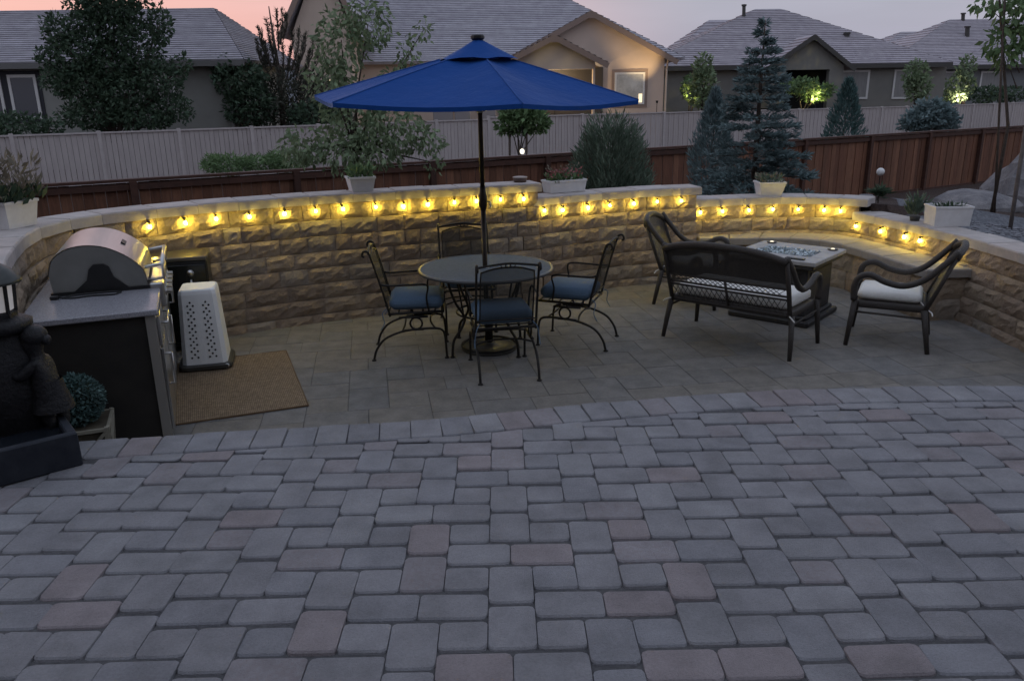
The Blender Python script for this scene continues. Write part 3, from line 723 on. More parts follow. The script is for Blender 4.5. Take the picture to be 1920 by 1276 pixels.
GLASS = mat('crushed_glass', (.50, .60, .64), (.66, .72, .74), .12, scale=60, island=.35, spec=.8)
V = []
for i in range(900):
    c_ = np.array([random.uniform(-.26, .26), random.uniform(-.15, .15), .612 + random.uniform(0, .022)]); u = rng.normal(size=3); u /= np.linalg.norm(u); v = np.cross(u, rng.normal(size=3)); v /= np.linalg.norm(v)
    s_ = random.uniform(.007, .014); V.append([c_ + u * s_, c_ + v * s_, c_ - u * s_, c_ - v * s_ + np.array([0, 0, .003])])
o = obj('glass_chips', quads_mesh('glass_chips', np.array(V), None, GLASS), ft); o['kind'] = 'stuff'
q = MB(); q.box((.22, -.345, .632), (.15, .05, .012)); q.build('control_plate', BLACKP, ft)
CANDLE = mat('tea_light_glow', (.9, .85, .7), None, .5, emit=(1, .86, .6), estr=.7)
def tea(label, x, y):
    tt_ = thing('tea_light', label, 'candle', (x, y, .625), 0, 'small dishes on the fire table')
    q = MB(); q.lathe([(.030, 0), (.046, .004), (.052, .014), (.046, .016), (.03, .010)], 14); q.build('dish', mat('dish_dark', (.09, .08, .07), None, .4), tt_, True)
    q = MB(); q.lathe([(.018, .010), (.019, .016), (.012, .020)], 12); q.build('candle', CANDLE, tt_, True)
ang = R(-41)
def ftl(x, y): return 2.79 + x * math.cos(ang) - y * math.sin(ang), 7.64 + x * math.sin(ang) + y * math.cos(ang)
tea('small glowing tea light dish on the far corner of the fire table', *ftl(-.30, .33)); tea('small tea light dish on the fire table corner facing the bench end', *ftl(.33, .29))

# ================================================================== GRILL ISLAND AND THINGS ROUND IT
GN, GR = (-2.11, 4.73), R(20.5)
isl = thing('grill_island', 'outdoor kitchen island with pale granite counter and black side', 'kitchen island', (*GN, 0), GR)
GRAN = mat('granite', (.34, .335, .36), (.20, .195, .21), .22, scale=150, spec=.6, mixlo=.4, mixhi=.62)
q = MB(); q.rbox((-.355, .89), .75, 1.82, .872, .91, .006, .008, 2); q.build('countertop', GRAN, isl)
q = MB(); q.box((-.36, .89, .436), (.68, 1.74, .87)); q.build('body', mat('island_body_black', (.016, .014, .012), (.026, .022, .018), .7, scale=6), isl)
q = MB(); q.box((-.009, .89, .46), (.018, 1.742, .80)); q.build('front_panel', STEEL, isl)
q = MB(); q.box((-.03, .012, .436), (.055, .018, .868)); q.build('corner_trim', mat('island_trim', (.33, .31, .28), None, .45, .5), isl)
for y0_, y1_, z0_, z1_, hz in ((.06, .58, .66, .84, 1), (.06, .58, .10, .64, 2), (.64, 1.42, .10, .74, 2), (1.46, 1.70, .10, .84, 2)):
    q = MB(); q.rbox((.009, (y0_ + y1_) / 2), .016, y1_ - y0_, z0_, z1_, .002, .002, 2); d_ = q.build('drawer' if hz == 1 else 'door', STEEL, isl)
    hn = MB()
    if hz == 1: hn.tube([(.02, y0_ + .1, .78), (.055, y0_ + .1, .78), (.055, y1_ - .1, .78), (.02, y1_ - .1, .78)], .008, 8)
    else: hn.tube([(.02, y0_ + .06, z1_ - .05), (.055, y0_ + .06, z1_ - .05), (.055, y0_ + .06, z1_ - .25), (.02, y0_ + .06, z1_ - .25)], .008, 8)
    hn.build('handle', STEEL, d_, True)
gr = thing('gas_grill', 'stainless gas grill with arched hood set into the granite counter', 'grill', (*GN, 0), GR)
prof = [(-.62, .93)] + [tuple(p) for p in spline([(-.63, 1.04), (-.60, 1.14), (-.52, 1.205), (-.40, 1.228), (-.27, 1.205), (-.15, 1.135), (-.07, 1.05), (-.05, .96)], 4)] + [(-.05, .93)]
Y0, Y1 = .62, 1.42
q = MB(); n_ = len(prof)
q.rings([[(x, Y0, z) for x, z in prof[1:-1]], [(x, Y1, z) for x, z in prof[1:-1]]], False, False, closed=False); hood = q.build('hood', STEEL, gr, True)
SIDE = mat('grill_side', (.24, .24, .225), (.19, .19, .178), .42, .3, scale=4)
for y in (Y0 + .012, Y1 - .012):
    q = MB(); ins = [(-.34 + (x + .34) * .985, y - .012 if y < 1 else y, .93 + (z - .93) * .975) for x, z in prof]; q.extrude(ins, (0, .012, 0)); q.build('hood_end', SIDE, gr)
q = MB(); q.extrude([(-.50, Y0 - .014, .925), (-.16, Y0 - .014, .925), (-.25, Y0 - .014, 1.01), (-.27, Y0 - .014, 1.08), (-.30, Y0 - .014, 1.10), (-.36, Y0 - .014, 1.10), (-.39, Y0 - .014, 1.07), (-.41, Y0 - .014, 1.0)], (0, .012, 0)); q.build('dark_reflection_plate', BLACKP, gr)  # black plate painting the dark flared reflection on the hood end
q = MB(); q.box((-.33, (Y0 + Y1) / 2, .922), (.60, Y1 - Y0 + .03, .022)); q.build('firebox_rim', mat('grill_black', (.03, .03, .03), None, .4, .5), gr)
q = MB(); q.rbox((.0, (Y0 + Y1) / 2), .09, Y1 - Y0 + .04, .775, .945, .008, .01, 2); q.build('control_panel', STEEL, gr)
for i in range(5):
    y = Y0 + .10 + i * .15; q = MB(); q.tube([(.046, y, .86), (.052, y, .86), (.052, y, .86), (.085, y, .86)], [.03, .03, .02, .018], 12); q.build('knob', STEEL, gr, True)
for y in (Y0 + .05, Y1 - .05):
    q = MB(); q.tube([(-.06, y, 1.045), (.045, y, 1.06), (.05, y, 1.055), (.05, y, .965), (-.045, y, .955)], .011, 8); q.build('handle_bracket', STEEL, gr, True)
q = MB(); q.tube([(.05, Y0 + .05, 1.06), (.05, Y1 - .05, 1.06)], .015, 10); q.build('handle', STEEL, gr, True)
q = MB(); nrm = Vector((.62, 0, .78)); Mx = Matrix.Rotation(R(40), 3, 'Y'); q.box((-.192, 1.02, 1.168), (.032, .13, .012), M=Mx); q.build('badge', BLACKP, hood)
cd_ = thing('power_cord', 'black cord coiled on the granite counter in front of the grill', 'cord', (*GN, 0), GR)
q = MB(); q.tube(sp3([(-.58, .55, .918), (-.5, .50, .916), (-.38, .52, .916), (-.26, .50, .916), (-.22, .57, .917), (-.34, .585, .918), (-.48, .575, .918), (-.56, .52, .917)], 5), .006, 6); o = q.build('cable', BLACKP, cd_, True)
q = MB(); q.rbox((-.60, .52), .05, .035, .911, .935, .004, .006, 2); q.build('plug', BLACKP, cd_)

# ---- black smoker cabinet beyond the grill
sm = thing('smoker_cabinet', 'tall black metal cabinet smoker standing between the grill and the wall', 'smoker', (-2.80, 6.93, 0), R(16))
q = MB(); q.rbox((0, 0), .46, .40, .06, .80, .008, .012, 2); q.build('body', BLACKP, sm)
q = MB(); q.rbox((0, -.208), .43, .016, .10, .77, .003, .004, 2); dr = q.build('door', mat('gloss_black', (.010, .011, .010), None, .18), sm)
q = MB(); q.rbox((0, 0), .47, .41, .80, .835, .006, .012, 2); q.build('lid', mat('smoker_top_reflection', (.16, .14, .11), None, .35, .6), sm)  # tan colour paints the wall's reflection on the black cabinet's top
q = MB(); q.tube([(.09, -.216, .70), (.09, -.232, .70)], .028, 14); q.build('dial', STEEL, dr, True)
q = MB(); q.tube([(.09, -.22, .64), (.09, -.245, .64), (.09, -.245, .56), (.09, -.22, .56)], .010, 8); q.build('handle', STEEL, dr, True)
for sx_ in (-1, 1):
    for sy_ in (-1, 1): q = MB(); q.tube([(sx_ * .19, sy_ * .16, 0), (sx_ * .19, sy_ * .16, .062)], .018, 8); q.build('foot', BLACKP, sm)

# ---- woven rug and white vented cover
rug = thing('woven_rug', 'tan woven outdoor rug in front of the grill island', 'rug', (-2.07, 5.88, 0), R(20.5))
RUG = mat('woven_jute', (.36, .262, .165), (.19, .13, .078), .95, scale=38, bump=1.0, bscale=110, bdist=.012, mixlo=.3, mixhi=.7)
_t = RUG.node_tree; _w = _t.nodes.new('ShaderNodeTexWave'); _w.bands_direction = 'X'; _w.inputs['Scale'].default_value = 24; _w.inputs['Distortion'].default_value = 2.5; _w.inputs['Detail'].default_value = 3; _w.inputs['Detail Scale'].default_value = 3
_c = _t.nodes.new('ShaderNodeTexCoord'); _t.links.new(_c.outputs['Object'], _w.inputs[0]); _p = _t.nodes['Principled BSDF']; _src = _p.inputs['Base Color'].links[0].from_socket
_r = _t.nodes.new('ShaderNodeMapRange'); _r.inputs['To Min'].default_value = .62; _r.inputs['To Max'].default_value = 1.12; _t.links.new(_w.outputs[1], _r.inputs[0])
_s = _t.nodes.new('ShaderNodeVectorMath'); _s.operation = 'SCALE'; _t.links.new(_src, _s.inputs[0]); _t.links.new(_r.outputs[0], _s.inputs['Scale']); _t.links.new(_s.outputs[0], _p.inputs['Base Color'])
q = MB(); n_i, n_j = 10, 16; W2, L2 = .45, .70
grid = [[(-W2 + 2 * W2 * i / n_i, -L2 + 2 * L2 * j / n_j, .011 + .0025 * math.sin(i * 1.7 + j * .9)) for i in range(n_i + 1)] for j in range(n_j + 1)]
q.rings(grid, False, False, closed=False); eb = [(-W2, -L2), (W2, -L2), (W2, L2), (-W2, L2)]
q.rings([[(x, y, .001) for x, y in eb], [(x, y, .0085) for x, y in eb]], False, False); q.build('weave', RUG, rug)
q = MB(); q.tube([(x, y, .008) for x, y in eb], .006, 5, closed=True); q.build('binding', mat('rug_binding', (.16, .10, .055), None, .95), rug)
tk = thing('tank_cover', 'white upright plastic cover with two bands of round vent holes, on the rug', 'cover', (-2.46, 6.37, .014), R(14))
q = MB()
def shell(z, k, ox=0): return [(x * k + ox, y * k, z) for x, y in [(-.155, -.14), (-.125, -.165), (.125, -.165), (.155, -.14), (.155, .14), (.125, .165), (-.125, .165), (-.155, .14)]]
q.rings([shell(.05, 1.12), shell(.62, .92), shell(.650, .88), shell(.66, .82)]); q.build('shell', WHITEP, tk)
HOLE = mat('vent_hole', (.03, .03, .028), None, .9)
hq = MB()
for band in (-1, 1):
    for r_ in range(18):
        z = .11 + r_ * .0265; k = 1.12 - (z - .05) * .3509
        for dx in ((-.022, .022) if r_ % 2 == 0 else (0,)):
            x = band * .062 + dx; y = -.165 * k - .0030
            hq.add([(x * k + .0085 * math.cos(a), y + .0579 * .0085 * math.sin(a), z + .0085 * math.sin(a)) for a in np.linspace(0, 2 * math.pi, 9)[:-1]], [tuple(range(8))])
o = hq.build('vent_holes', HOLE, tk); o['kind'] = 'stuff'
q = MB(); q.rbox((0, 0), .42, .43, .0, .05, .012, .07, 4); q.build('base', mat('dark_tray', (.045, .042, .036), None, .5), tk)
q = MB(); q.tube([(.165, -.19, .024), (.165, -.205, .024)], .022, 12); q.build('caster', STEEL, tk, True)

# ---- fountain with lantern pillar and child figure on the terrace edge
fo = thing('garden_fountain', 'dark fountain with square basin, lantern pillar and child statue at terrace edge', 'fountain', (-1.96, 3.42, STEP), R(38))
BAS = mat('basin_slate', (.020, .023, .031), (.032, .036, .045), .65, scale=10, bump=.2, spec=.2)
q = MB()
for c_, d_ in (((-.35, .02), (.70, .04)), ((-.35, .54), (.70, .04)), ((-.02, .28), (.04, .48)), ((-.68, .28), (.04, .48))): q.rbox(c_, d_[0], d_[1], .0, .165, .006, .004, 2)
q.build('basin', BAS, fo)
q = MB(); q.box((-.35, .28, .06), (.66, .50, .10)); q.build('basin_floor', STATUE, fo)
q = MB(); q.box((-.35, .28, .128), (.625, .475, .01)); q.build('water', mat('dark_water', (.01, .012, .016), None, .25, spec=.25), fo)
q = MB(); q.rbox((-.18, .375), .19, .19, .11, .60, .01, .02, 3, taper=1.25); q.lathe([(.12, .60), (.14, .62), (.14, .65), (.09, .67)], 12, (-.18, .375, 0)); q.build('pillar', STATUE, fo, True)
q = MB(); q.lathe([(.085, .67), (.085, .69), (.07, .70)], 6, (-.18, .375, 0)); ln = q.build('lantern', STATUE, fo)
q = MB(); q.lathe([(.075, .70), (.085, .83)], 6, (-.18, .375, 0)); q.build('lantern_glass', mat('frosted_glass', (.55, .53, .52), None, .4, emit=(1, .95, .95), estr=.10), ln)
for k in range(6):
    a = R(60 * k + 0); q = MB(); q.tube([(-.18 + .078 * math.cos(a), .375 + .078 * math.sin(a), .69), (-.18 + .092 * math.cos(a), .375 + .092 * math.sin(a), .84)], .009, 5); q.build('lantern_bar', STATUE, ln)
q = MB(); q.lathe([(.13, .83), (.125, .845), (.09, .89), (.05, .92), (.02, .93), (.02, .95), (.008, .965)], 14, (-.18, .375, 0)); q.build('lantern_roof', mat('statue_green', (.03, .036, .035), (.05, .055, .05), .4, scale=20), ln, True)
def skin(name, joints, bones, mat_, parent, sub=2):
    me = bpy.data.meshes.new(name); me.from_pydata([j[0] for j in joints], bones, []); me.update(); me.materials.append(mat_)
    o = obj(name, me, parent); o.modifiers.new('skin', 'SKIN'); o.modifiers['skin'].use_smooth_shade = True
    for v_, j in zip(me.skin_vertices[0].data, joints): v_.radius = (j[1] * .98, j[1] * .98) if not isinstance(j[1], tuple) else (j[1][0] * .98, j[1][1] * .98)
    me.skin_vertices[0].data[0].use_root = True
    s_ = o.modifiers.new('sub', 'SUBSURF'); s_.levels = sub; s_.render_levels = sub; return o
# child standing at the rim, leaning towards the pillar, arms resting on it (local -x is towards the pillar)
FX, FY = -.045, .27
FS = .86
FCA, FSA = math.cos(R(-38)), math.sin(R(-38))
def fj(x, y, z): return (FX + (x * FCA - y * FSA) * FS, FY + (x * FSA + y * FCA) * FS, .11 + (z - .11) * FS)
J = [(fj(0, 0, .32), .062), (fj(-.012, 0, .40), .056), (fj(-.025, 0, .48), (.075, .056)), (fj(-.03, 0, .535), .030), (fj(-.04, 0, .575), .046), (fj(-.043, 0, .63), .060), (fj(-.035, 0, .68), .045),
     (fj(-.03, -.062, .50), .032), (fj(-.085, -.085, .44), .027), (fj(-.16, -.06, .455), .023), (fj(-.195, -.045, .46), .022),
     (fj(-.03, .062, .50), .032), (fj(-.09, .08, .45), .027), (fj(-.165, .05, .465), .023),
     (fj(0, -.038, .27), .048), (fj(-.012, -.042, .20), .034), (fj(.01, -.042, .135), .026), (fj(-.035, -.044, .122), .022),
     (fj(.01, .04, .27), .048), (fj(.02, .046, .20), .034), (fj(.04, .046, .135), .026), (fj(-.005, .048, .122), .022)]
Bn = [(0, 1), (1, 2), (2, 3), (3, 4), (4, 5), (5, 6), (2, 7), (7, 8), (8, 9), (9, 10), (2, 11), (11, 12), (12, 13), (0, 14), (14, 15), (15, 16), (16, 17), (0, 18), (18, 19), (19, 20), (20, 21)]
fig = skin('child_figure', J, Bn, STATUE, fo)
q = MB(); q.ball(fj(-.026, 0, .655), .060, 12, 8, (1.02, 1, .85)); q.ball(fj(.035, 0, .63), .026, 10, 6); q.build('hair', STATUE, fig, True)
q = MB(); q.ball(fj(-.100, 0, .612), .012, 8, 6, (1.2, .8, .9)); q.build('nose', STATUE, fig, True)
q = MB(); rows = []
for z, r_ in ((.36, .060), (.30, .072), (.25, .086), (.21, .095)): rows.append([(FX + .005 + r_ * math.cos(a) * (1 + .06 * math.sin(5 * a)), FY + r_ * .85 * math.sin(a), z) for a in np.linspace(0, 2 * math.pi, 21)[:-1]])
q.rings(rows, False, False); q.build('tunic', STATUE, fig, True)

# ================================================================== PLANTS
def unit(n): v = rng.normal(size=(n, 3)); return v / np.linalg.norm(v, axis=1)[:, None]
def leaf_quads(P, L, Wd, dirs=None, spread=1.0, jitter=.35):
    """pointed leaves: rhombus quads at P along dirs"""
    n = len(P); u = unit(n)
    if dirs is not None: u = dirs + u * spread; u /= np.linalg.norm(u, axis=1)[:, None]
    v = np.cross(u, unit(n)); v /= np.maximum(np.linalg.norm(v, axis=1), 1e-6)[:, None]
    s = L * (1 + rng.uniform(-jitter, jitter, (n, 1))); w_ = s * Wd / L * .5
    return np.stack([P, P + u * s * .45 + v * w_, P + u * s, P + u * s * .45 - v * w_], 1)
def lobes(spec, n, shell=.55):
    """points in ellipsoid lobes [(cx,cy,cz,rx,ry,rz)], denser towards their skins"""
    S = np.array(spec, float); vol = (S[:, 3] * S[:, 4] * S[:, 5]) ** .75; k = rng.choice(len(S), n, p=vol / vol.sum())
    d = unit(n); r = rng.uniform(shell ** 3, 1, n) ** (1 / 3); r = r * (1 + .12 * np.sin(7 * d[:, 0] + 3 * k) * np.cos(6 * d[:, 2] + k))
    return S[k, :3] + d * r[:, None] * S[k, 3:6], d
LEAF = {n: mat('leaf_' + n, a, b_, .7, scale=4, island=.35, translucent=.25) for n, a, b_ in [
    ('dark', (0.040, 0.072, 0.044), (0.069, 0.105, 0.060)), ('mid', (0.106, 0.179, 0.073), (0.157, 0.232, 0.106)), ('olive', (0.152, 0.216, 0.115), (0.216, 0.267, 0.152)),
    ('blue', (.115, .168, .168), (.175, .238, .242)), ('teal', (0.062, 0.122, 0.115), (0.106, 0.168, 0.157)), ('brown', (0.105, 0.079, 0.052), (0.158, 0.123, 0.079)),
    ('pine', (0.038, 0.045, 0.032), (0.063, 0.063, 0.045)), ('bush', (0.099, 0.143, 0.099), (0.154, 0.198, 0.143)), ('yellow', (0.280, 0.263, 0.088), (0.350, 0.298, 0.123)), ('dry', (0.158, 0.140, 0.105), (0.228, 0.193, 0.140)), ('red', (0.280, 0.088, 0.088), (0.350, 0.158, 0.140))]}
BARK = mat('bark', (.055, .042, .034), (.09, .07, .058), .9, scale=20, bump=.8)
BARKP = mat('bark_pale', (.14, .12, .11), (.10, .085, .08), .9, scale=20, bump=.6)
def crown(parent, V, m_, name='crown'): return obj(name, quads_mesh(name, V, None, LEAF[m_]), parent)
def leafy_tree(name, label, base, trunk_h, spec, n, L, m_, cat='tree', grp=None, Wd=None, shell=.45, trunk_r=.06, droop=0, bark=BARK):
    """spec in world coordinates"""
    t = thing(name, label, cat, base, 0, grp); B = np.array(base, float); S = [(s[0] - B[0], s[1] - B[1], s[2] - B[2], *s[3:]) for s in spec]
    q = MB(); q.tube([(0, 0, -.1), (.02, 0, trunk_h * .5), (0, 0, trunk_h)], [trunk_r * 1.2, trunk_r, trunk_r * .7], 7); tr = q.build('trunk', bark, t, True)
    for s in S:
        q = MB(); mid = (s[0] * .45 + random.uniform(-.1, .1) * s[3], s[1] * .45, trunk_h * .8 + (s[2] - trunk_h * .8) * .45)
        q.tube([(0, 0, trunk_h * .75), mid, (s[0], s[1], s[2])], [trunk_r * .6, trunk_r * .4, trunk_r * .15], 5); q.build('branch', bark, t, True)
    P, d = lobes(S, n, shell)
    dirs = d * .6 + np.array([0, 0, -droop]); crown(t, leaf_quads(P, L, Wd or L * .5, dirs, 1.0), m_); return t
def sp(px, py, Y, rx, rz, ry=None): p = at(px, py, Y); k = Y / F; return (*p, rx * k, (ry or rx) * k, rz * k)
def gz1(x, y): return float(ground_z([x], [y])[0])

# conifers: spruce with tiers of boughs, pine with upright candles, clipped cones
def spruce(name, label, base, h, r, m_, tiers=15, per=11, nl=70, L=.07, cat='tree', up=.15, trunk_r=.05):
    t = thing(name, label, cat, base); q = MB(); q.tube([(0, 0, -.1), (0, 0, h * .6), (0, 0, h)], [trunk_r, trunk_r * .6, .006], 7); q.build('trunk', BARK, t, True)
    bq = MB(); P = []; D = []
    for k in range(tiers):
        f = k / (tiers - 1); z = .12 * h + f * .86 * h; rad = r * (1 - f) ** .85 * random.uniform(.82, 1.12) + .03
        for i in range(max(4, int(per * (1 - f * .5)))):
            a = random.uniform(0, 2 * math.pi); rr_ = rad * random.uniform(.7, 1.12); e = np.array([math.cos(a), math.sin(a), 0]); z1 = z + rr_ * (up - .25 * (1 - f))
            tip = e * rr_ + np.array([0, 0, z1]); st_ = np.array([0, 0, z]); bq.tube([st_, (st_ + tip) / 2 + np.array([0, 0, -.04 * rr_]), tip], [.010, .007, .003], 4)
            n = int(nl * (rr_ / r) ** .8) + 10; s_ = rng.uniform(.18, 1, n) ** .8; side = np.cross(e, [0, 0, 1]); wdt = .24 * rr_ * (1.05 - s_)
            pts = st_ + (tip - st_) * s_[:, None] + side * (rng.uniform(-1, 1, n) * wdt)[:, None] + np.array([0, 0, 1]) * rng.normal(0, .02, n)[:, None]
            P.append(pts); D.append(e * .8 + side * np.sign(rng.uniform(-1, 1, n))[:, None] * .5 + np.array([0, 0, .15]))
    o = bq.build('boughs', BARK, t); o['kind'] = 'stuff'
    crown(t, leaf_quads(np.vstack(P), L, L * .26, np.vstack(D), .6), m_); return t
def cone_shrub(name, label, base, h, r, m_, n, L, cat='shrub', grp=None, bulge=.35, upd=.9, Wd=None, sp_=.45):
    t = thing(name, label, cat, base, 0, grp); q = MB(); q.tube([(0, 0, -.1), (0, 0, h * .7)], [.04, .015], 6); q.build('trunk', BARK, t, True)
    f = rng.uniform(0, 1, n) ** .85; pr = np.where(f < bulge, .65 + .35 * f / bulge, ((1 - f) / (1 - bulge)) ** .8); a = rng.uniform(0, 2 * np.pi, n)
    rad = r * pr * np.sqrt(rng.uniform(.25, 1, n)) * (1 + .16 * np.sin(5 * a + 9 * f)); P = np.c_[rad * np.cos(a), rad * np.sin(a), f * h]
    D = np.c_[np.cos(a) * .5, np.sin(a) * .5, np.full(n, upd)]; crown(t, leaf_quads(P, L, Wd or L * .3, D, sp_), m_); return t

# ---- garden trees and shrubs behind the wall
base = (*at(668, 335, 10.6)[:2], .72)
leafy_tree('ornamental_tree', 'light green small tree with drooping leaves rising behind the wall beside the umbrella', base, 1.0,
           [sp(640, 75, 10.6, 52, 62), sp(690, 45, 10.7, 45, 45), sp(615, 150, 10.5, 45, 45), sp(665, 215, 10.5, 60, 60), sp(735, 235, 10.4, 60, 50), sp(700, 280, 10.3, 60, 35), sp(640, 285, 10.4, 50, 40), sp(795, 262, 10.4, 40, 25),
            sp(765, 110, 10.7, 22, 45), sp(795, 55, 10.7, 16, 25), sp(745, 150, 10.6, 35, 25), sp(570, 275, 10.6, 45, 35), sp(815, 305, 10.3, 22, 18)], 4200, .085, 'olive', Wd=.04, trunk_r=.035, droop=.9, shell=.2)
base = (*at(1143, 340, 11.6)[:2], .50)
t = thing('feathery_shrub', 'grey green feathery shrub standing behind the flower box', 'shrub', base)
q = MB()
for i in range(16):
    a = random.uniform(0, 6.28); r_ = random.uniform(.05, .5); q.tube([(0, 0, -.1), (r_ * .4 * math.cos(a), r_ * .4 * math.sin(a), .5), (r_ * math.cos(a), r_ * math.sin(a), 1.0 + random.uniform(-.2, .25))], [.012, .008, .003], 4)
o = q.build('stems', BARK, t); o['kind'] = 'stuff'
n = 8500; a = rng.uniform(0, 2 * np.pi, n); f = rng.uniform(0, 1, n); rad = .58 * np.sqrt(rng.uniform(.05, 1, n)) * (.62 + .38 * np.sin(np.pi * np.clip(f * .9 + .1, 0, 1))); wave = 1 + .18 * np.sin(6 * a)
P = np.c_[rad * np.cos(a) * wave, rad * np.sin(a) * wave, .02 + f * 1.22 * (1 - .35 * (rad / .58) ** 2) * (1 + .10 * np.sin(9 * a))]
crown(t, leaf_quads(P, .11, .017, np.c_[np.cos(a) * .45, np.sin(a) * .45, np.full(n, .9)], .5), 'bush')
b3 = at(1412, 352, 12.6); spruce('blue_spruce', 'tall blue spruce with whorled boughs above the white pot on the wall', (b3[0], b3[1], .32), 2.78, .92, 'blue', 19, 14, 120, .095)
b4 = at(1335, 300, 14.2); cone_shrub('blue_juniper', 'bluish cone shaped juniper leaning on the spruce', (b4[0], b4[1], gz1(b4[0], b4[1]) - .05), 1.85, .42, 'blue', 5200, .10, upd=1.0, Wd=.022)
# thin staked tree by the gravel
b5 = at(1858, 405, 9.4); tz = gz1(b5[0], b5[1])
t = thing('staked_sapling', 'thin young tree with dark leaves tied to stakes on the gravel', 'tree', (b5[0], b5[1], tz))
q = MB(); tpt = at(1872, -30, 9.35); q.tube([(0, 0, -.1), (.03, 0, 1.0), (tpt[0] - b5[0], tpt[1] - b5[1], tpt[2] - tz)], [.022, .018, .012], 7); q.build('trunk', BARK, t, True)
S = [sp(1885, 75, 9.4, 42, 26), sp(1900, 25, 9.3, 35, 28), sp(1850, 12, 9.4, 25, 15), sp(1918, 50, 9.4, 25, 35), sp(1885, 105, 9.4, 26, 22), sp(1930, -10, 9.4, 60, 30)]
S = [(s[0] - b5[0], s[1] - b5[1], s[2] - tz, *s[3:]) for s in S]; P, d = lobes(S, 620, .2); crown(t, leaf_quads(P, .10, .045, d * .5 + np.array([0, 0, -.8]), .9), 'mid')
for s in S:
    q = MB(); q.tube([(.06, 0, s[2] - .35), (s[0], s[1], s[2])], [.008, .003], 5); q.build('branch', BARK, t)
for x, y, px2, py2, Y2 in ((1893, 440, 1926, 225, 8.6), (1868, 405, 1885, -20, 9.3)):
    p0 = at(x, y, Y2); p1 = at(px2, py2, Y2 - .05); q = MB(); q.tube([p0 - np.array([0, 0, .2]), p1], .022 if Y2 < 9 else .013, 7)
    tag(q.build('tree_stake', BARKP if Y2 < 9 else BARK, None, True), 'pale leaning stake beside the boulder' if Y2 < 9 else 'dark upright stake behind the sapling trunk', 'stake', 'stakes round the young tree')
# ---- gravel, edging, boulders, globe lamp
GRAV = mat('gravel', (.21, .215, .235), (.12, .125, .14), .9, scale=26, bump=.8, bscale=60, bdist=.03)
q = MB(); gxs = np.linspace(4.62, 9.5, 26); gys = np.linspace(5.0, 9.35, 28); XX, YY = np.meshgrid(gxs, gys); ZZ = ground_plain(XX, YY).reshape(XX.shape) + .03 + .03 * np.sin(XX * 2.2) * np.cos(YY * 1.7)
rows = [[(XX[j, i] + .25 * math.sin(gys[j] * 1.3) * (i > 12), YY[j, i] + .2 * math.sin(gxs[i] * 1.9) * (j > 20), ZZ[j, i]) for i in range(26)] for j in range(28)]
q.rings(rows, False, False, closed=False); struct(q.build('gravel_bed', GRAV, smooth=True), 'blue grey gravel bed behind the low end of the wall')
st = MB()
for i in range(1500):
    x, y = random.uniform(4.74, 8.6), random.uniform(5.2, 9.3); d_, _ = wall_side([x], [y])
    if d_[0] < .34: continue
    z = gz1(x, y) + .035 + .03 * math.sin(x * 2.2) * math.cos(y * 1.7); st.ball((x, y, z), random.uniform(.012, .038), 5, 3, (1, random.uniform(.6, 1), .6))
tag(st.build('gravel', mat('gravel_stone', (.24, .24, .26), (.15, .15, .165), .85, scale=9, island=.35)), 'loose pale gravel stones behind the low wall', 'gravel', kind='stuff')
q = MB(); e = [(4.22, 9.47), (4.6, 9.58), (5.1, 9.66), (5.65, 9.70)]
q.tube([(x, y, .70) for x, y in e], .035, 6); tag(q.build('garden_edging', mat('edging_pale', (.55, .54, .53), None, .8)), 'pale edging strip between the mulch bed and the low wall', 'edging')
def boulder(label, c, r, seed):
    rr_ = np.random.default_rng(seed); q = MB(); n, k = 14, 9; rg = []
    fr = rr_.normal(size=(4, 3)); ph = rr_.uniform(0, 6, 4)
    for j in range(1, k):
        a = math.pi * j / k; ring = []
        for i in range(n):
            b_ = 2 * math.pi * i / n; d = np.array([math.sin(a) * math.cos(b_), math.sin(a) * math.sin(b_), -math.cos(a)])
            s = 1 + sum(.10 * math.sin(2.2 * d @ fr[m_] + ph[m_]) for m_ in range(4)); ring.append(tuple(np.array(c) + d * s * np.array(r)))
        rg.append(ring)
    q.rings(rg); return tag(q.build('boulder', mat('boulder_stone', (.27, .255, .255), (.16, .155, .165), .9, scale=6, bump=.9, bscale=22, bdist=.03)), label, 'boulder', 'boulders behind the low wall')
p = at(1925, 320, 11.2); boulder('large pale boulder beside the brown fence past the stakes', (p[0] + .15, p[1], gz1(p[0], p[1]) + .15), (.62, .6, .72), 3)
p = at(1835, 372, 10.6); boulder('low flat grey boulder behind the white box planter', (p[0], p[1], gz1(p[0], p[1]) + .02), (.55, .42, .20), 5)
for i, (x, y, Y) in enumerate(((1780, 356, 15.5), (1815, 352, 16), (1622, 378, 11))):
    p = at(x, y, Y); q = MB(); q.ball((p[0], p[1], gz1(p[0], p[1]) + .03), .11, 8, 5, (1.3, 1, .6)); tag(q.build('bed_stone', MATS['boulder_stone'], None, True), ('small pale stone on the mulch by the brown fence, nearest the globe lamp', 'small pale stone on the mulch by the brown fence, nearest the boulder', 'small pale stone on the mulch just behind the wall end')[i], 'stone', 'stones on the mulch')
p = at(1651, 322, 12.0); zb = gz1(p[0], p[1]); gl = thing('globe_lamp', 'small white globe garden lamp on a thin stake before the brown fence', 'lamp', (p[0], p[1], zb))
q = MB(); q.tube([(0, 0, -.1), (0, 0, p[2] - zb - .06)], .008, 6); q.build('stake', BLACKP, gl)
q = MB(); q.ball((0, 0, p[2] - zb), .058, 14, 9); q.build('globe', mat('globe_white', (.75, .74, .72), None, .3), gl, True)
q = MB(); q.ball((.02, 0, p[2] - zb - .36), .03, 8, 5, (1, 1, .3)); q.build('collar', mat('collar_pale', (.3, .29, .28), None, .6), gl, True)
p = at(1644, 396, 9.75); t = thing('dark_succulent', 'tiny dark plant at the pale edging behind the wall end', 'plant', (p[0], p[1], gz1(p[0], p[1])))
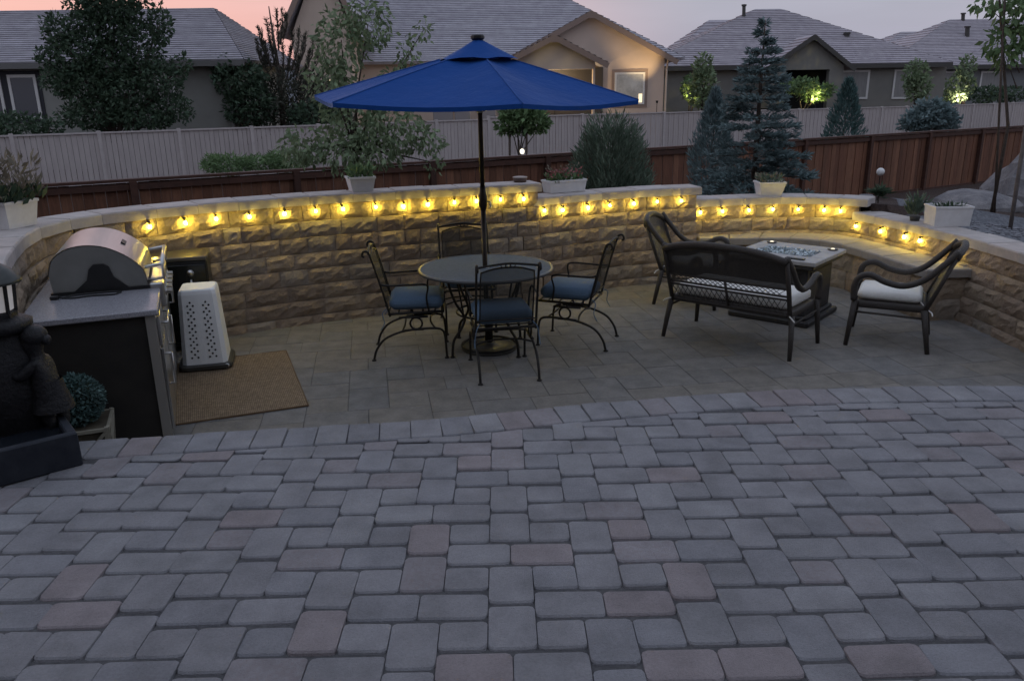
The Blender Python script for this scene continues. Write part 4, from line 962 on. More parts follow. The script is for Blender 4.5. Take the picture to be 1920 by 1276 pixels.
crown(t, leaf_quads(rng.normal(0, .02, (140, 3)) + np.array([0, 0, .10]), .13, .02, np.c_[rng.normal(0, 1, 140), rng.normal(0, 1, 140), np.full(140, .35)], .2), 'dark'); q = MB(); q.tube([(0, 0, -.05), (0, 0, .1)], .012, 5); q.build('stem', BARK, t)

# ---- pots on the wall
def pot(name, label, x, y, z, wt, wb, dt, db, h, rz, fol, cat='planter'):
    t = thing(name, label, cat, (x, y, z), rz); q = MB()
    def rg(w_, d_, zz, ins=0): return [(sx_ * (w_ / 2 - ins), sy_ * (d_ / 2 - ins), zz) for sx_, sy_ in ((-1, -1), (1, -1), (1, 1), (-1, 1))]
    q.rings([rg(wb, db, .001), rg(wt, dt, h - .022), rg(wt + .014, dt + .014, h - .02), rg(wt + .014, dt + .014, h), rg(wt, dt, h, .012), rg(wt, dt, h - .03, .018)], True, True); q.build('pot', POTW, t)
    q = MB(); q.box((0, 0, h - .024), (wt - .05, dt - .05, .012)); q.build('soil', mat('soil', (.03, .022, .018), None, .95), t)
    for V, m_, nm in fol(h): crown(t, V, m_, nm)
    return t
def tuft(n, rx, ry, h0, hh, L, Wd, m_, nm='foliage', up=.8, sp_=.7):
    P = np.c_[rng.uniform(-rx, rx, n), rng.uniform(-ry, ry, n), h0 + hh * rng.uniform(0, 1, n) ** 1.3]; d = np.c_[P[:, 0] / max(rx, .01) * .6, P[:, 1] / max(ry, .01) * .4, np.full(n, up)]; return leaf_quads(P, L, Wd, d, sp_), m_, nm
pot('flower_pot', 'big white square pot of straggly dried flowers on the wall beside the grill', -3.68, 6.07, 1.22, .30, .25, .27, .22, .20, R(75),
    lambda h: [tuft(220, .19, .15, h - .03, .10, .09, .04, 'dark'), tuft(380, .20, .16, h + .02, .28, .08, .02, 'dry', 'dry_foliage', .9, .9)])
pot('flower_pot', 'small white pot on the wall below the ornamental tree', -1.38, 8.08, 1.22, .25, .20, .22, .18, .145, R(22), lambda h: [tuft(150, .11, .09, h - .02, .10, .07, .03, 'mid')])
pot('flower_box', 'long white flower box with red and pink blooms at the first wall step', .72, 9.02, 1.07, .46, .43, .20, .18, .135, R(25),
    lambda h: [tuft(170, .21, .08, h - .03, .07, .06, .03, 'mid'), tuft(90, .20, .08, h + .02, .09, .035, .03, 'red', 'blossoms', .9, .9), tuft(60, .2, .08, h + .03, .12, .03, .02, 'dry', 'dry_foliage', .9, .8)])
pot('flower_pot', 'white tapered pot with a low plant on the wall behind the fire table', 3.21, 9.58, .92, .30, .24, .26, .20, .165, R(0), lambda h: [tuft(110, .13, .11, h - .03, .09, .07, .02, 'bush'), tuft(50, .14, .12, h - .01, .08, .05, .02, 'dry', 'dry_foliage')])
pot('planter_box', 'white rectangular planter box near the last wall light before the boulders', 4.60, 8.16, .77, .37, .35, .26, .24, .20, R(-4), lambda h: [tuft(40, .14, .08, h - .03, .03, .06, .02, 'dark')])
p = np.array([4.36, 8.42]); t = thing('potted_succulent', 'pale green spiky succulent beside the white planter box', 'plant', (p[0] + .05, p[1] + .02, .77))
q = MB(); q.lathe([(.045, 0), (.055, .05), (.05, .055)], 12); q.build('pot', mat('dark_pot', (.06, .06, .06), None, .6), t, True)
V, m_, nm = tuft(120, .06, .06, .05, .16, .11, .028, 'bush', up=1.1, sp_=.45); crown(t, V, m_)
t = thing('clay_dish', 'small brown dish on the wall cap just before the first step down', 'dish', (.22, 8.66, 1.22)); q = MB(); q.lathe([(.065, 0), (.072, .02), (.075, .045), (.066, .045), (.06, .02)], 18); q.build('bowl', mat('clay_brown', (.13, .085, .07), (.1, .07, .06), .7, scale=20), t, True)
q = MB(); q.lathe([(.078, .045), (.078, .056), (.05, .06)], 18); q.build('lid', mat('clay_pale', (.38, .32, .29), None, .7), t, True)

# ---- topiary ball in a slatted planter below the terrace edge
tp = thing('topiary_ball', 'clipped boxwood ball in a pale wooden planter beside the island', 'planter', (-2.47, 4.36, 0), R(20))
q = MB(); q.rings([[(sx_ * .12, sy_ * .12, .002) for sx_, sy_ in ((-1, -1), (1, -1), (1, 1), (-1, 1))], [(sx_ * .15, sy_ * .15, .33) for sx_, sy_ in ((-1, -1), (1, -1), (1, 1), (-1, 1))]]); q.build('planter', mat('planter_dark_wood', (.09, .075, .05), (.06, .05, .035), .8, scale=20), tp)
WOODP = mat('planter_pale_wood', (.30, .28, .22), (.24, .22, .17), .7, scale=20)
for a in range(4):
    Mr = Matrix.Rotation(a * math.pi / 2, 3, 'Z')
    for xs0, zs0, xs1, zs1 in ((-.125, .02, .145, .31), (.125, .02, -.145, .31), (-.12, .0, -.15, .34), (.12, 0, .15, .34), (-.145, .325, .145, .325)):
        q = MB(); k0, k1 = .127 + .03 * zs0 / .33, .127 + .03 * zs1 / .33; q.tube([Mr @ Vector((xs0, -k0, zs0)), Mr @ Vector((xs1, -k1, zs1))], .013, 4); q.build('slat', WOODP, tp)
q = MB(); q.ball((0, 0, .47), .135, 14, 9); q.build('ball_core', mat('boxwood_core', (.012, .02, .01), None, .9), tp, True)
d = unit(3200); crown(tp, leaf_quads(d * .138 * rng.uniform(.93, 1.06, (3200, 1)) + np.array([0, 0, .47]), .024, .014, d * .6, .8), 'teal', 'foliage')

# ================================================================== FENCES
fb = thing('brown_fence', 'red brown stained board fence running obliquely behind the garden wall', 'fence')
FA, FB_ = np.array([-10.2, 9.4]), np.array([19.5, 26.48]); fdir = (FB_ - FA) / np.hypot(*(FB_ - FA)); fang = math.atan2(fdir[1], fdir[0]); flen = float(np.hypot(*(FB_ - FA)))
FW = [mat('fence_stain_%d' % i, c1, c2, .75, scale=10, stretch=(3, 3, .35), bump=.4, bscale=24, objrand=.22) for i, (c1, c2) in enumerate([((.185, .080, .044), (.125, .053, .030)), ((.160, .067, .038), (.105, .045, .026)), ((.21, .096, .054), (.142, .064, .037))])]
FDK = mat('fence_post_dark', (.075, .032, .021), (.05, .022, .015), .75, scale=10, objrand=.15)
bw = .150; nbd = int(flen / bw); bms = {}
ZT = 1.0; FH = 1.85
for i in range(nbd):
    s_ = (i + .5) * bw; p = FA + fdir * s_; mi_ = random.randrange(3)
    if mi_ not in bms:
        q = MB(); q.rbox((0, 0), bw - .006, .022, -FH, 0, .003, .003, 2); bms[mi_] = q.mesh('board', FW[mi_])
    nrm = np.array([fdir[1], -fdir[0]]); off = .011 if i % 2 else .0
    p = p + nrm * off
    o = obj('board', bms[mi_], fb, (p[0], p[1], ZT - .055 + random.uniform(-.004, .004)), fang); o.rotation_euler = (random.gauss(0, .004), random.gauss(0, .004), fang)
pm = MB(); pm.box((0, 0, -FH / 2), (.10, .10, FH)); pme = pm.mesh('post', FDK)
for s_ in np.arange(.6, flen, 2.44):
    p = FA + fdir * s_ + np.array([fdir[1], -fdir[0]]) * .065; obj('post', pme, fb, (p[0], p[1], ZT - .04), fang)
for zc, hh, dd in ((ZT - .02, .04, .15), (ZT - .115, .09, .065), (-.55, .09, .05)):
    for k in range(5):
        L_ = flen / 5; c_ = FA + fdir * (k + .5) * L_ + np.array([fdir[1], -fdir[0]]) * (.02 if dd > .1 else .045); q = MB(); q.box((0, 0, 0), (L_ - .004, dd, hh)); q.build('top_rail' if dd > .1 else 'rail', FDK, fb, False, (c_[0], c_[1], zc), fang)
fg = thing('grey_fence', 'pale grey board fence of the neighbouring yards with square posts', 'fence')
GA, GB = np.array([-27.5, 18.0]), np.array([46.0, 62.8]); gd = (GB - GA) / np.hypot(*(GB - GA)); ga = math.atan2(gd[1], gd[0]); gl_ = float(np.hypot(*(GB - GA)))
GREY = mat('fence_grey', (.44, .39, .375), (.38, .335, .325), .85, scale=5, stretch=(2, 2, .3), bump=.3, objrand=.05)
GREYP = mat('fence_grey_post', (.47, .42, .405), (.41, .365, .355), .85, scale=5)
q = MB(); bay = 2.44
for k in range(15):
    x = -bay / 2 + .09 + k * (bay - .18) / 14; q.rbox((x, .012 * (k % 2)), .148, .022, -1.72, -.045, .002, .004, 2)
pan = q.mesh('panel', GREY); q = MB(); q.box((0, -.02, -.03), (bay - .12, .07, .05)); q.box((0, -.02, -1.66), (bay - .12, .06, .08)); ral = q.mesh('rail', GREYP)
q = MB(); q.rbox((0, 0), .12, .12, -1.78, .03, .004, .006, 2); pst = q.mesh('post', GREYP)
for k in range(int(gl_ / bay)):
    c_ = GA + gd * (k + .5) * bay; zt = 1.12 + .10 * math.sin(k * .17) * (k > 12); e = GA + gd * k * bay
    o = obj('panel', pan, fg, (c_[0], c_[1], zt), ga); o['kind'] = 'stuff'; o = obj('rail', ral, fg, (c_[0], c_[1], zt), ga); o['kind'] = 'stuff'; obj('post', pst, fg, (e[0], e[1], zt), ga)

# ================================================================== HOUSES
ROOF = mat('roof_tile_grey', (.42, .40, .43), (.33, .31, .34), .8, scale=2.2, bump=.3, bscale=14, island=.10)
ROOF2 = mat('roof_tile_rose', (.39, .355, .38), (.31, .28, .305), .8, scale=2.2, bump=.3, bscale=14, island=.10)
FASC = mat('fascia_brown', (.25, .18, .145), None, .8); FASD = mat('fascia_dark', (.07, .065, .06), None, .8)
WHITE = mat('window_white', (.62, .60, .58), None, .6)
PANE = mat('pane_dark', (.035, .04, .05), None, .12, spec=.7)
PANEG = mat('pane_curtain', (.26, .25, .24), (.2, .195, .19), .35, scale=3, stretch=(6, 6, .4))
PLIT = mat('pane_lit_warm', (.5, .4, .25), None, .4, emit=(1.0, .80, .50), estr=.95)
PLIT2 = mat('pane_lit_soft', (.10, .095, .095), (.30, .29, .28), .3, scale=1.6, emit=(.95, .9, .85), estr=.07)
def roof_plane(parent, E0, E1, R1, R0, rows, m_, th=.14):
    E0, E1, R0, R1 = (np.array(v, float) for v in (E0, E1, R0, R1)); n = np.cross(E1 - E0, (R0 + R1) / 2 - (E0 + E1) / 2); n /= np.linalg.norm(n)
    if n[2] < 0: n = -n
    q = MB()
    for k in range(rows):
        t0, t1 = k / rows, (k + 1.03) / rows; t1 = min(t1, 1)
        a, b_, c_, d_ = E0 + (R0 - E0) * t0, E1 + (R1 - E1) * t0, E1 + (R1 - E1) * t1, E0 + (R0 - E0) * t1
        u = n * min(.055, .0022 * 1000 / rows / 1.6); q.add([a + u, b_ + u, c_, d_, a - n * .01, b_ - n * .01], [(0, 1, 2, 3), (4, 5, 1, 0)])
    q.add([E0 - n * th, E1 - n * th, R1 - n * th, R0 - n * th, E0, E1, R1, R0], [(3, 2, 1, 0), (0, 1, 5, 4), (1, 2, 6, 5), (3, 0, 4, 7)])
    return q.build('roof', m_, parent)
def bx(parent, name, x0, x1, y0_, y1_, z0, z1, m_): q = MB(); q.box(((x0 + x1) / 2, (y0_ + y1_) / 2, (z0 + z1) / 2), (abs(x1 - x0), abs(y1_ - y0_), abs(z1 - z0))); return q.build(name, m_, parent)
def window(parent, x0, x1, z0, z1, Y, pane, fr=.09, mull=1, trans=0, trim=None):
    q = MB(); d = .10
    for a in ((x0, x1, z0 - fr, z0), (x0, x1, z1, z1 + fr)): q.box(((a[0] + a[1]) / 2, Y - .03, (a[2] + a[3]) / 2), (a[1] - a[0] + 2 * fr, d, fr))
    for xx in (x0 - fr / 2, x1 + fr / 2): q.box((xx, Y - .03, (z0 + z1) / 2), (fr, d, z1 - z0 - .002))
    for k in range(mull): q.box((x0 + (x1 - x0) * (k + 1) / (mull + 1), Y - .02, (z0 + z1) / 2), (fr * .8, d * .7, z1 - z0 - .004))
    for k in range(trans): q.box(((x0 + x1) / 2, Y - .025, z0 + (z1 - z0) * (k + 1) / (trans + 1)), (x1 - x0 - .004, d * .6, fr * .7))
    wd = q.build('window', WHITE, parent)
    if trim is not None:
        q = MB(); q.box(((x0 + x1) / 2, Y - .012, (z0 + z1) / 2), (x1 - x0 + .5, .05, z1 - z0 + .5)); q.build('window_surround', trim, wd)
    q = MB(); q.box(((x0 + x1) / 2, Y - .055 if trim is None else Y - .05, (z0 + z1) / 2), (x1 - x0 - .002, .03, z1 - z0 - .002)); q.build('pane', pane, wd); return wd
GZ = -.6
def vent(parent, px, y0_, y1_, Y, wd=.16):
    a, b_ = at(px, y1_, Y), at(px, y0_, Y); q = MB(); q.tube([a - np.array([0, 0, .3]), b_], wd / 2, 8); q.tube([b_, b_ + np.array([0, 0, .12])], wd * .72, 8); q.build('vent_pipe', FASD, parent)

# ---- left house: long hipped roof, grey green walls
Y = 33.0; h1 = thing('hipped_house', 'grey house with long hipped tile roof behind the dark round tree', 'house')
WG = mat('stucco_grey_green', (.27, .268, .245), (.245, .24, .22), .9, scale=1.5)
xr = at(431, 190, Y)[0]; ze = at(300, 112, Y - .5)[2]; bx(h1, 'wall', -36, xr, Y, Y + 9, GZ, ze - .02, WG)
bx(h1, 'corner_board', xr - .02, xr + .10, Y - .04, Y + .05, GZ, ze - .05, mat('trim_pale', (.30, .29, .28), None, .8))
E1 = at(457, 112, Y - .5); Rr = at(400, 15, Y + 4.5); zr = Rr[2]
roof_plane(h1, (-37, Y - .5, E1[2]), E1, (Rr[0], Y + 4.5, zr), (-37, Y + 4.5, zr), 26, ROOF); roof_plane(h1, E1, (E1[0], Y + 9.5, E1[2]), (Rr[0], Y + 4.5, zr), (Rr[0], Y + 4.5, zr), 26, ROOF)
roof_plane(h1, (E1[0], Y + 9.5, E1[2]), (-37, Y + 9.5, E1[2]), (-37, Y + 4.5, zr), (Rr[0], Y + 4.5, zr), 8, ROOF)
bx(h1, 'fascia', -37, E1[0], Y - .56, Y - .48, E1[2] - .22, E1[2] - .01, mat('fascia_grey', (.14, .135, .13), None, .8))
SH = mat('window_dark_trim', (.035, .035, .042), None, .8)  # dark surround colour of the hipped house windows
a, b_ = at(20, 146, Y), at(76, 218, Y); window(h1, a[0], b_[0], b_[2], a[2], Y, PANE, .11, 0, 1, SH)
a, b_ = at(-48, 146, Y), at(10, 218, Y); window(h1, a[0], b_[0], b_[2], a[2], Y, PANE, .11, 0, 1, SH)
a, b_ = at(300, 146, Y), at(330, 205, Y); window(h1, a[0], b_[0], b_[2], a[2], Y, PANEG, .11, 0, 0)

# ---- central house: tan stucco, broad tiled roof, two gables
Y = 44.0; h2 = thing('gabled_house', 'tan stucco house with broad tile roof and two nested gables behind the umbrella', 'house')
TAN = mat('stucco_tan', (.56, .44, .36), (.52, .41, .335), .9, scale=1.2); TAN2 = mat('stucco_tan_light', (.55, .44, .355), (.51, .41, .33), .9, scale=1.2)
def gable(parent, pk, le, re_, Yf, depth, m_wall, rows, roof_m, zb=GZ, over=.55, opening=None, fas=FASC):
    """front gable: peak and eave ends given as photo points on the plane Yf"""
    P_, L_, R_ = at(*pk, Yf), at(*le, Yf), at(*re_, Yf); th = .10
    q = MB(); q.extrude([(L_[0] + over, Yf, zb), (R_[0] - over, Yf, zb), (R_[0] - over, Yf, R_[2] + .12), (P_[0], Yf, P_[2] - .22), (L_[0] + over, Yf, L_[2] + .12)], (0, depth, 0))
    if opening is None: q.build('gable_wall', m_wall, parent)
    else:
        zo, xa, xb = opening; q = MB(); q.extrude([(L_[0] + over, Yf, zo), (R_[0] - over, Yf, zo), (R_[0] - over, Yf, max(R_[2] + .12, zo + .05)), (P_[0], Yf, P_[2] - .22), (L_[0] + over, Yf, max(L_[2] + .12, zo + .05))], (0, .3, 0)); q.build('gable_wall', m_wall, parent)
        bx(parent, 'post', L_[0] + over, xa, Yf, Yf + .5, zb, zo, m_wall); bx(parent, 'post', xb, R_[0] - over, Yf, Yf + .5, zb, zo, m_wall)
    f0 = Yf - .45
    for A, s in ((L_, -1), (R_, 1)):
        roof_plane(parent, (A[0], f0, A[2]), (A[0], Yf + depth, A[2]), (P_[0], Yf + depth, P_[2]), (P_[0], f0, P_[2]), rows, roof_m)
        v = np.array([A[0] - P_[0], 0, A[2] - P_[2]]); ln_ = np.linalg.norm(v); q = MB(); c_ = (np.array([A[0], f0, A[2]]) + np.array([P_[0], f0, P_[2]])) / 2
        Mx = Matrix.Rotation(-math.atan2(v[2], v[0]), 3, 'Y'); q.box((c_[0], f0 - .03, c_[2] - .13), (ln_ + .1, .06, .26), M=Mx); q.build('bargeboard', fas, parent)
    q = MB(); q.extrude([(P_[0] - .22, f0 - .065, P_[2] - .36), (P_[0] + .22, f0 - .065, P_[2] - .36), (P_[0] + .22, f0 - .065, P_[2] - .10), (P_[0], f0 - .065, P_[2] + .02), (P_[0] - .22, f0 - .065, P_[2] - .10)], (0, .04, 0)); q.build('peak_plate', fas, parent)
    return P_, L_, R_
bx(h2, 'wall', at(600, 150, 46)[0], at(1110, 150, 46)[0], 46, 55, GZ, at(800, 118, 46)[2], TAN)
Ea, Eb, Ra, Rb = at(560, 119, 45.5), at(1110, 117, 45.5), at(560, -42, 52), at(1040, -14, 52)
Ra[2] = Rb[2]; Eb[2] = Ea[2]
roof_plane(h2, Ea, (Eb[0] + 5, Eb[1], Eb[2]), Rb, (Ea[0], Ra[1], Ra[2]), 36, ROOF); roof_plane(h2, (Eb[0] + 5, Eb[1], Eb[2]), (Eb[0] + 5, 58.5, Eb[2]), Rb, Rb, 20, ROOF)
roof_plane(h2, (Eb[0] + 5, 58.5, Eb[2]), (Ea[0], 58.5, Eb[2]), (Ea[0], Ra[1], Ra[2]), Rb, 8, ROOF)
gable(h2, (1107, 22), (948, 112), (1266, 112), Y, 10, TAN, 16, ROOF)
zo = at(1080, 130, 41.6)[2]; xb = at(1112, 150, 41.6)[0]; xa = at(955, 150, 41.6)[0]
gable(h2, (1038, 66), (940, 118), (1137, 118), 41.6, 2.6, TAN2, 9, ROOF, opening=(zo, xa, xb))
bx(h2, 'porch_shade_sheet', at(950, 160, 44)[0], at(1130, 160, 44)[0], 43.9, 43.97, GZ, at(1000, 128, 43.9)[2], mat('porch_shade', (.05, .045, .045), None, .8))  # dark sheet before the tan wall, porch shade put into its colour
a, b_ = at(1064, 180, 43.9), at(1086, 196, 43.9); window(h2, a[0], b_[0], b_[2], a[2], 43.9, PLIT, .05, 0)
a, b_ = at(1156, 140, Y), at(1204, 192, Y); window(h2, a[0], b_[0], b_[2], a[2], Y, PLIT2, .10, 1, 0, mat('surround_tan', (.27, .2, .165), None, .9))
a, b_ = at(1197, 176, Y), at(1203, 192, Y); q = MB(); q.box(((a[0] + b_[0]) / 2, Y - .085, (a[2] + b_[2]) / 2), (b_[0] - a[0], .02, a[2] - b_[2])); q.build('lamp_in_window', PLIT, h2)
gable(h2, (602, -108), (527, 70), (677, 70), 43, 9, TAN2, 14, ROOF)
a, b_ = at(822, 186, 45.9), at(868, 206, 45.9); window(h2, a[0], b_[0], b_[2], a[2], 45.9, PLIT, .08, 1)
a, b_ = at(617, 150, 42.95), at(626, 160, 42.95); window(h2, a[0], b_[0], b_[2], a[2], 42.95, PLIT, .04, 0)
a, b_ = at(1250, 116, Y), at(1250, 215, Y); q = MB(); q.tube([(a[0], Y - .42, a[2] + .1), (a[0], Y - .08, a[2] - .35), (a[0], Y - .08, b_[2] - 1.5)], .05, 6); q.build('downspout', TAN2, h2)
# patio furniture seen over the fence
for i, (x0_, x1_, y0_, y1_) in enumerate(((812, 850, 206, 228), (852, 882, 206, 226), (902, 930, 205, 224))):
    a, b_ = at(x0_, y0_, 40.5), at(x1_, y1_, 40.5); q = MB(); q.rbox(((a[0] + b_[0]) / 2, 40.5), b_[0] - a[0], .25, GZ, a[2], .05, .05, 3); q.rbox(((a[0] + b_[0]) / 2, 40.1), b_[0] - a[0], .7, GZ, b_[2] - .25, .05, .05, 3)
    tag(q.build('outdoor_sofa', mat('sofa_grey', (.25, .225, .225), None, .9)), 'grey outdoor seat over the neighbour fence, %s from the ornamental tree' % ORD[i], 'seat', 'seats on the neighbour patio')

# ---- right house: hipped roof, front gable
Y = 58.0; h3 = thing('olive_house', 'olive grey house with hipped roof and a front gable behind the spruce', 'house')
OL = mat('stucco_olive', (.215, .205, .185), (.19, .182, .165), .9, scale=1.2)
xl, xr2 = at(1225, 150, Y)[0], at(1772, 150, Y)[0]; ze = at(1500, 121, Y - .6)[2]
bx(h3, 'wall', xl, xr2, Y, Y + 12, GZ, ze, OL)
Ea, Eb = at(1205, 124, Y - .6), at(1786, 122, Y - .6); Ea[2] = Eb[2] = ze
Ra, Rb = at(1416, 17, Y + 6.2), at(1462, 17, Y + 6.2); Ra[2] = Rb[2]
roof_plane(h3, Ea, Eb, Rb, Ra, 30, ROOF2); roof_plane(h3, Eb, (Eb[0], Y + 12.6, ze), Rb, Rb, 16, ROOF2); roof_plane(h3, (Ea[0], Y + 12.6, ze), Ea, Ra, Ra, 16, ROOF2); roof_plane(h3, (Eb[0], Y + 12.6, ze), (Ea[0], Y + 12.6, ze), Ra, Rb, 8, ROOF2)
bx(h3, 'fascia', Ea[0], Eb[0], Y - .66, Y - .58, ze - .30, ze - .02, FASD)
a, b_ = at(1330, 38, Y + 13), at(1470, 30, Y + 13); c_ = at(1270, 85, Y + 9)
roof_plane(h3, (c_[0], Y + 9, c_[2] - .3), (b_[0], Y + 9, c_[2] - .3), (b_[0], Y + 13, a[2]), (a[0], Y + 13, a[2]), 9, ROOF2); roof_plane(h3, (c_[0], Y + 17, c_[2] - .3), (c_[0], Y + 9, c_[2] - .3), (a[0], Y + 13, a[2]), (a[0], Y + 13, a[2]), 9, ROOF2)
zo = at(1510, 131, Y - 2.5)[2]; xa = at(1472, 160, Y - 2.5)[0]; xb = at(1553, 160, Y - 2.5)[0]
gable(h3, (1523, 66), (1434, 127), (1598, 127), Y - 2.5, 2.6, OL, 9, ROOF2, opening=(zo, xa, xb), fas=FASD)
bx(h3, 'porch_shade_sheet', at(1470, 160, Y)[0], at(1556, 160, Y)[0], Y - .09, Y - .02, GZ, zo, mat('porch_shade_black', (.012, .012, .012), None, .9))  # black sheet painting the shade inside the porch opening
a, b_ = at(1567, 136, Y), at(1622, 182, Y); window(h3, a[0], b_[0], b_[2], a[2], Y, PANEG, .14, 1, 0)
a, b_ = at(1680, 134, Y), at(1700, 182, Y); window(h3, a[0], b_[0], b_[2], a[2], Y, PANEG, .12, 0, 0)
vent(h3, 1395, 12, 28, Y + 5.3, .26); vent(h3, 1588, 64, 80, Y + 2.6, .36)
# ---- far right house
Y = 76.0; h4 = thing('far_house', 'dim house with hipped roof beyond the sapling at the picture edge', 'house')
DK = mat('stucco_dark', (.18, .185, .185), None, .9); x0_, x1_ = at(1700, 150, Y)[0], at(2150, 150, Y)[0]; ze = at(1850, 122, Y)[2]
bx(h4, 'wall', x0_, x1_, Y, Y + 14, GZ, ze, DK)
Ea, Eb = at(1655, 122, Y - .7), at(2165, 122, Y - .7); Ea[2] = Eb[2] = ze; Ra, Rb = at(1781, 37, Y + 7), at(1980, 37, Y + 7); Rb[2] = Ra[2]
roof_plane(h4, Ea, Eb, Rb, Ra, 30, ROOF2); roof_plane(h4, (Ea[0], Y + 14.7, ze), Ea, Ra, Ra, 16, ROOF2); roof_plane(h4, Eb, (Eb[0], Y + 14.7, ze), Rb, Rb, 16, ROOF2)
a, b_ = at(1690, 60, Y + 15), at(1800, 55, Y + 15); c_ = at(1650, 85, Y + 10)
roof_plane(h4, (c_[0], Y + 10, c_[2] - .4), (b_[0], Y + 10, c_[2] - .4), (b_[0], Y + 15, a[2]), (a[0], Y + 15, a[2]), 8, ROOF2); roof_plane(h4, (c_[0], Y + 20, c_[2] - .4), (c_[0], Y + 10, c_[2] - .4), (a[0], Y + 15, a[2]), (a[0], Y + 15, a[2]), 8, ROOF2)
for px0, px1 in ((1762, 1786), (1842, 1872)): a, b_ = at(px0, 137, Y), at(px1, 166, Y); window(h4, a[0], b_[0], b_[2], a[2], Y, PANEG, .14, 0, 0)
bx(h4, 'fascia', Ea[0], Eb[0], Y - .78, Y - .68, ze - .35, ze - .02, FASD)
vent(h4, 1806, 27, 40, Y + 6.8, .34); vent(h4, 1814, 52, 68, Y + 4, .4)
# ---- small roof glimpsed between the left and central houses
Y = 85.0; h5 = thing('distant_house', 'distant blue grey house glimpsed between the hipped house and the pine', 'house')
a, b_ = at(455, 105, Y), at(505, 125, Y); BG = mat('stucco_blue_grey', (.24, .255, .28), None, .9); bx(h5, 'wall', a[0] - 4, b_[0] + 1, Y, Y + 8, GZ, at(480, 112, Y)[2], BG)
e0, e1, r0, r1 = at(430, 112, Y - .4), at(512, 112, Y - .4), at(430, 84, Y + 3), at(465, 86, Y + 3); r1[2] = r0[2]; roof_plane(h5, e0, e1, r1, r0, 8, ROOF)

# ================================================================== FAR TREES
def far_tree(name, label, px, Y, h_base, spec, n, L, m_, grp='trees over the fences', cat='tree', trunk_r=.12, **kw):
    x = at(px, 200, Y)[0]; return leafy_tree(name, label, (x, Y, GZ), h_base, [sp(*s[:2], Y + (s[4] if len(s) > 4 else 0), s[2], s[3]) for s in spec], n, L, m_, cat, grp, trunk_r=trunk_r, **kw)
far_tree('round_tree', 'big dark round tree in front of the hipped house', 205, 29, 1.6, [(205, 40, 48, 48), (150, 95, 48, 40), (262, 85, 44, 42), (205, 120, 50, 40), (112, 60, 30, 32), (300, 150, 42, 34), (160, 160, 50, 36), (235, 175, 55, 36), (118, 150, 36, 28), (325, 205, 36, 24), (215, -5, 55, 45), (180, 215, 60, 26), (270, 220, 55, 20), (300, 45, 22, 30), (165, 20, 34, 34), (340, 120, 18, 16), (88, 110, 20, 20)], 17000, .16, 'dark', shell=.3)
# pine with upright candles
b6 = at(530, 235, 34); t = thing('dark_pine', 'dark spiky pine against the pink sky', 'tree', (b6[0], 34, GZ), 0, 'trees over the fences'); tpz = at(520, 12, 34)[2] - GZ
q = MB(); q.tube([(0, 0, -.1), (.05, 0, tpz * .6), (-.1, 0, tpz)], [.14, .08, .02], 7); q.build('trunk', BARK, t, True)
P = []; D = []; bq = MB()
for (x1, y1, y0_) in [(517, 16, 80), (528, 18, 70), (537, 26, 60), (500, 36, 85), (510, 45, 85), (484, 50, 100), (490, 60, 105), (481, 75, 110), (497, 80, 115), (483, 92, 120), (505, 70, 110), (548, 60, 110), (560, 55, 120), (573, 62, 125), (569, 70, 130), (588, 75, 135), (598, 85, 150), (545, 85, 140), (530, 80, 140), (515, 90, 145), (495, 105, 150), (580, 95, 150), (610, 110, 165), (560, 100, 160), (478, 115, 150), (465, 125, 160)]:
    a = at(x1, y1, 34 + random.uniform(-.6, .6)) - np.array([b6[0], 34, GZ]); b_ = np.array([a[0] * .55, a[1] * .3, at(530, y0_ + 15, 34)[2] - GZ]); mid = (a * .6 + b_ * .4) + np.array([a[0] * .12, 0, 0])
    bq.tube([b_, mid, a], [.04, .03, .015], 4); s_ = rng.uniform(0, 1, 190); pts = (b_ * ((1 - s_) ** 2)[:, None] + mid * (2 * s_ * (1 - s_))[:, None] + a * (s_ ** 2)[:, None]) + rng.normal(0, .03, (190, 3)); P.append(pts); D.append(np.tile((a - mid) / np.linalg.norm(a - mid), (190, 1)) * .9)
o = bq.build('boughs', BARK, t); o['kind'] = 'stuff'; Pl, dl = lobes([tuple(np.array(sp(*s[:2], 34, s[2], s[3])) - np.array([b6[0], 34, GZ, 0, 0, 0])) for s in [(540, 160, 50, 30), (480, 195, 42, 38), (560, 195, 75, 45), (610, 180, 45, 45), (520, 215, 90, 28)]], 4200, .3)
crown(t, np.vstack([leaf_quads(np.vstack(P), .13, .03, np.vstack(D), .8), leaf_quads(Pl, .22, .06, dl * .4 + np.array([0, 0, .5]), .9)]), 'pine')
far_tree('dark_shrub', 'dark green bush between the hipped house and the pine', 450, 33, 1.2, [(450, 150, 48, 32), (425, 125, 28, 18), (470, 200, 48, 35), (600, 215, 60, 25)], 3800, .2, 'dark', cat='bush')
far_tree('window_shrub', 'dark hedge bush under the windows of the hipped house', 40, 27.5, .9, [(30, 236, 60, 22), (95, 240, 25, 14), (-30, 232, 50, 25)], 1800, .16, 'dark', cat='bush')
b7 = at(440, 318, 15.6); leafy_tree('low_shrub', 'low soft green bush rising just over the brown fence', (b7[0], 15.6, -.5), .5, [sp(425, 308, 15.6, 45, 17), sp(490, 306, 15.9, 45, 12), sp(400, 305, 15.6, 18, 14), sp(540, 300, 16, 45, 18)], 3600, .10, 'mid', 'bush', 'plants between the two fences', Wd=.025, trunk_r=.03)
far_tree('lollipop_tree', 'small round headed tree with two thin trunks between the fences', 972, 20.5, 1.6, [(972, 215, 34, 24), (955, 232, 24, 18), (1000, 228, 28, 18), (985, 200, 22, 14), (1018, 232, 13, 11), (972, 244, 16, 10)], 1500, .16, 'mid', grp='plants between the two fences', trunk_r=.03)
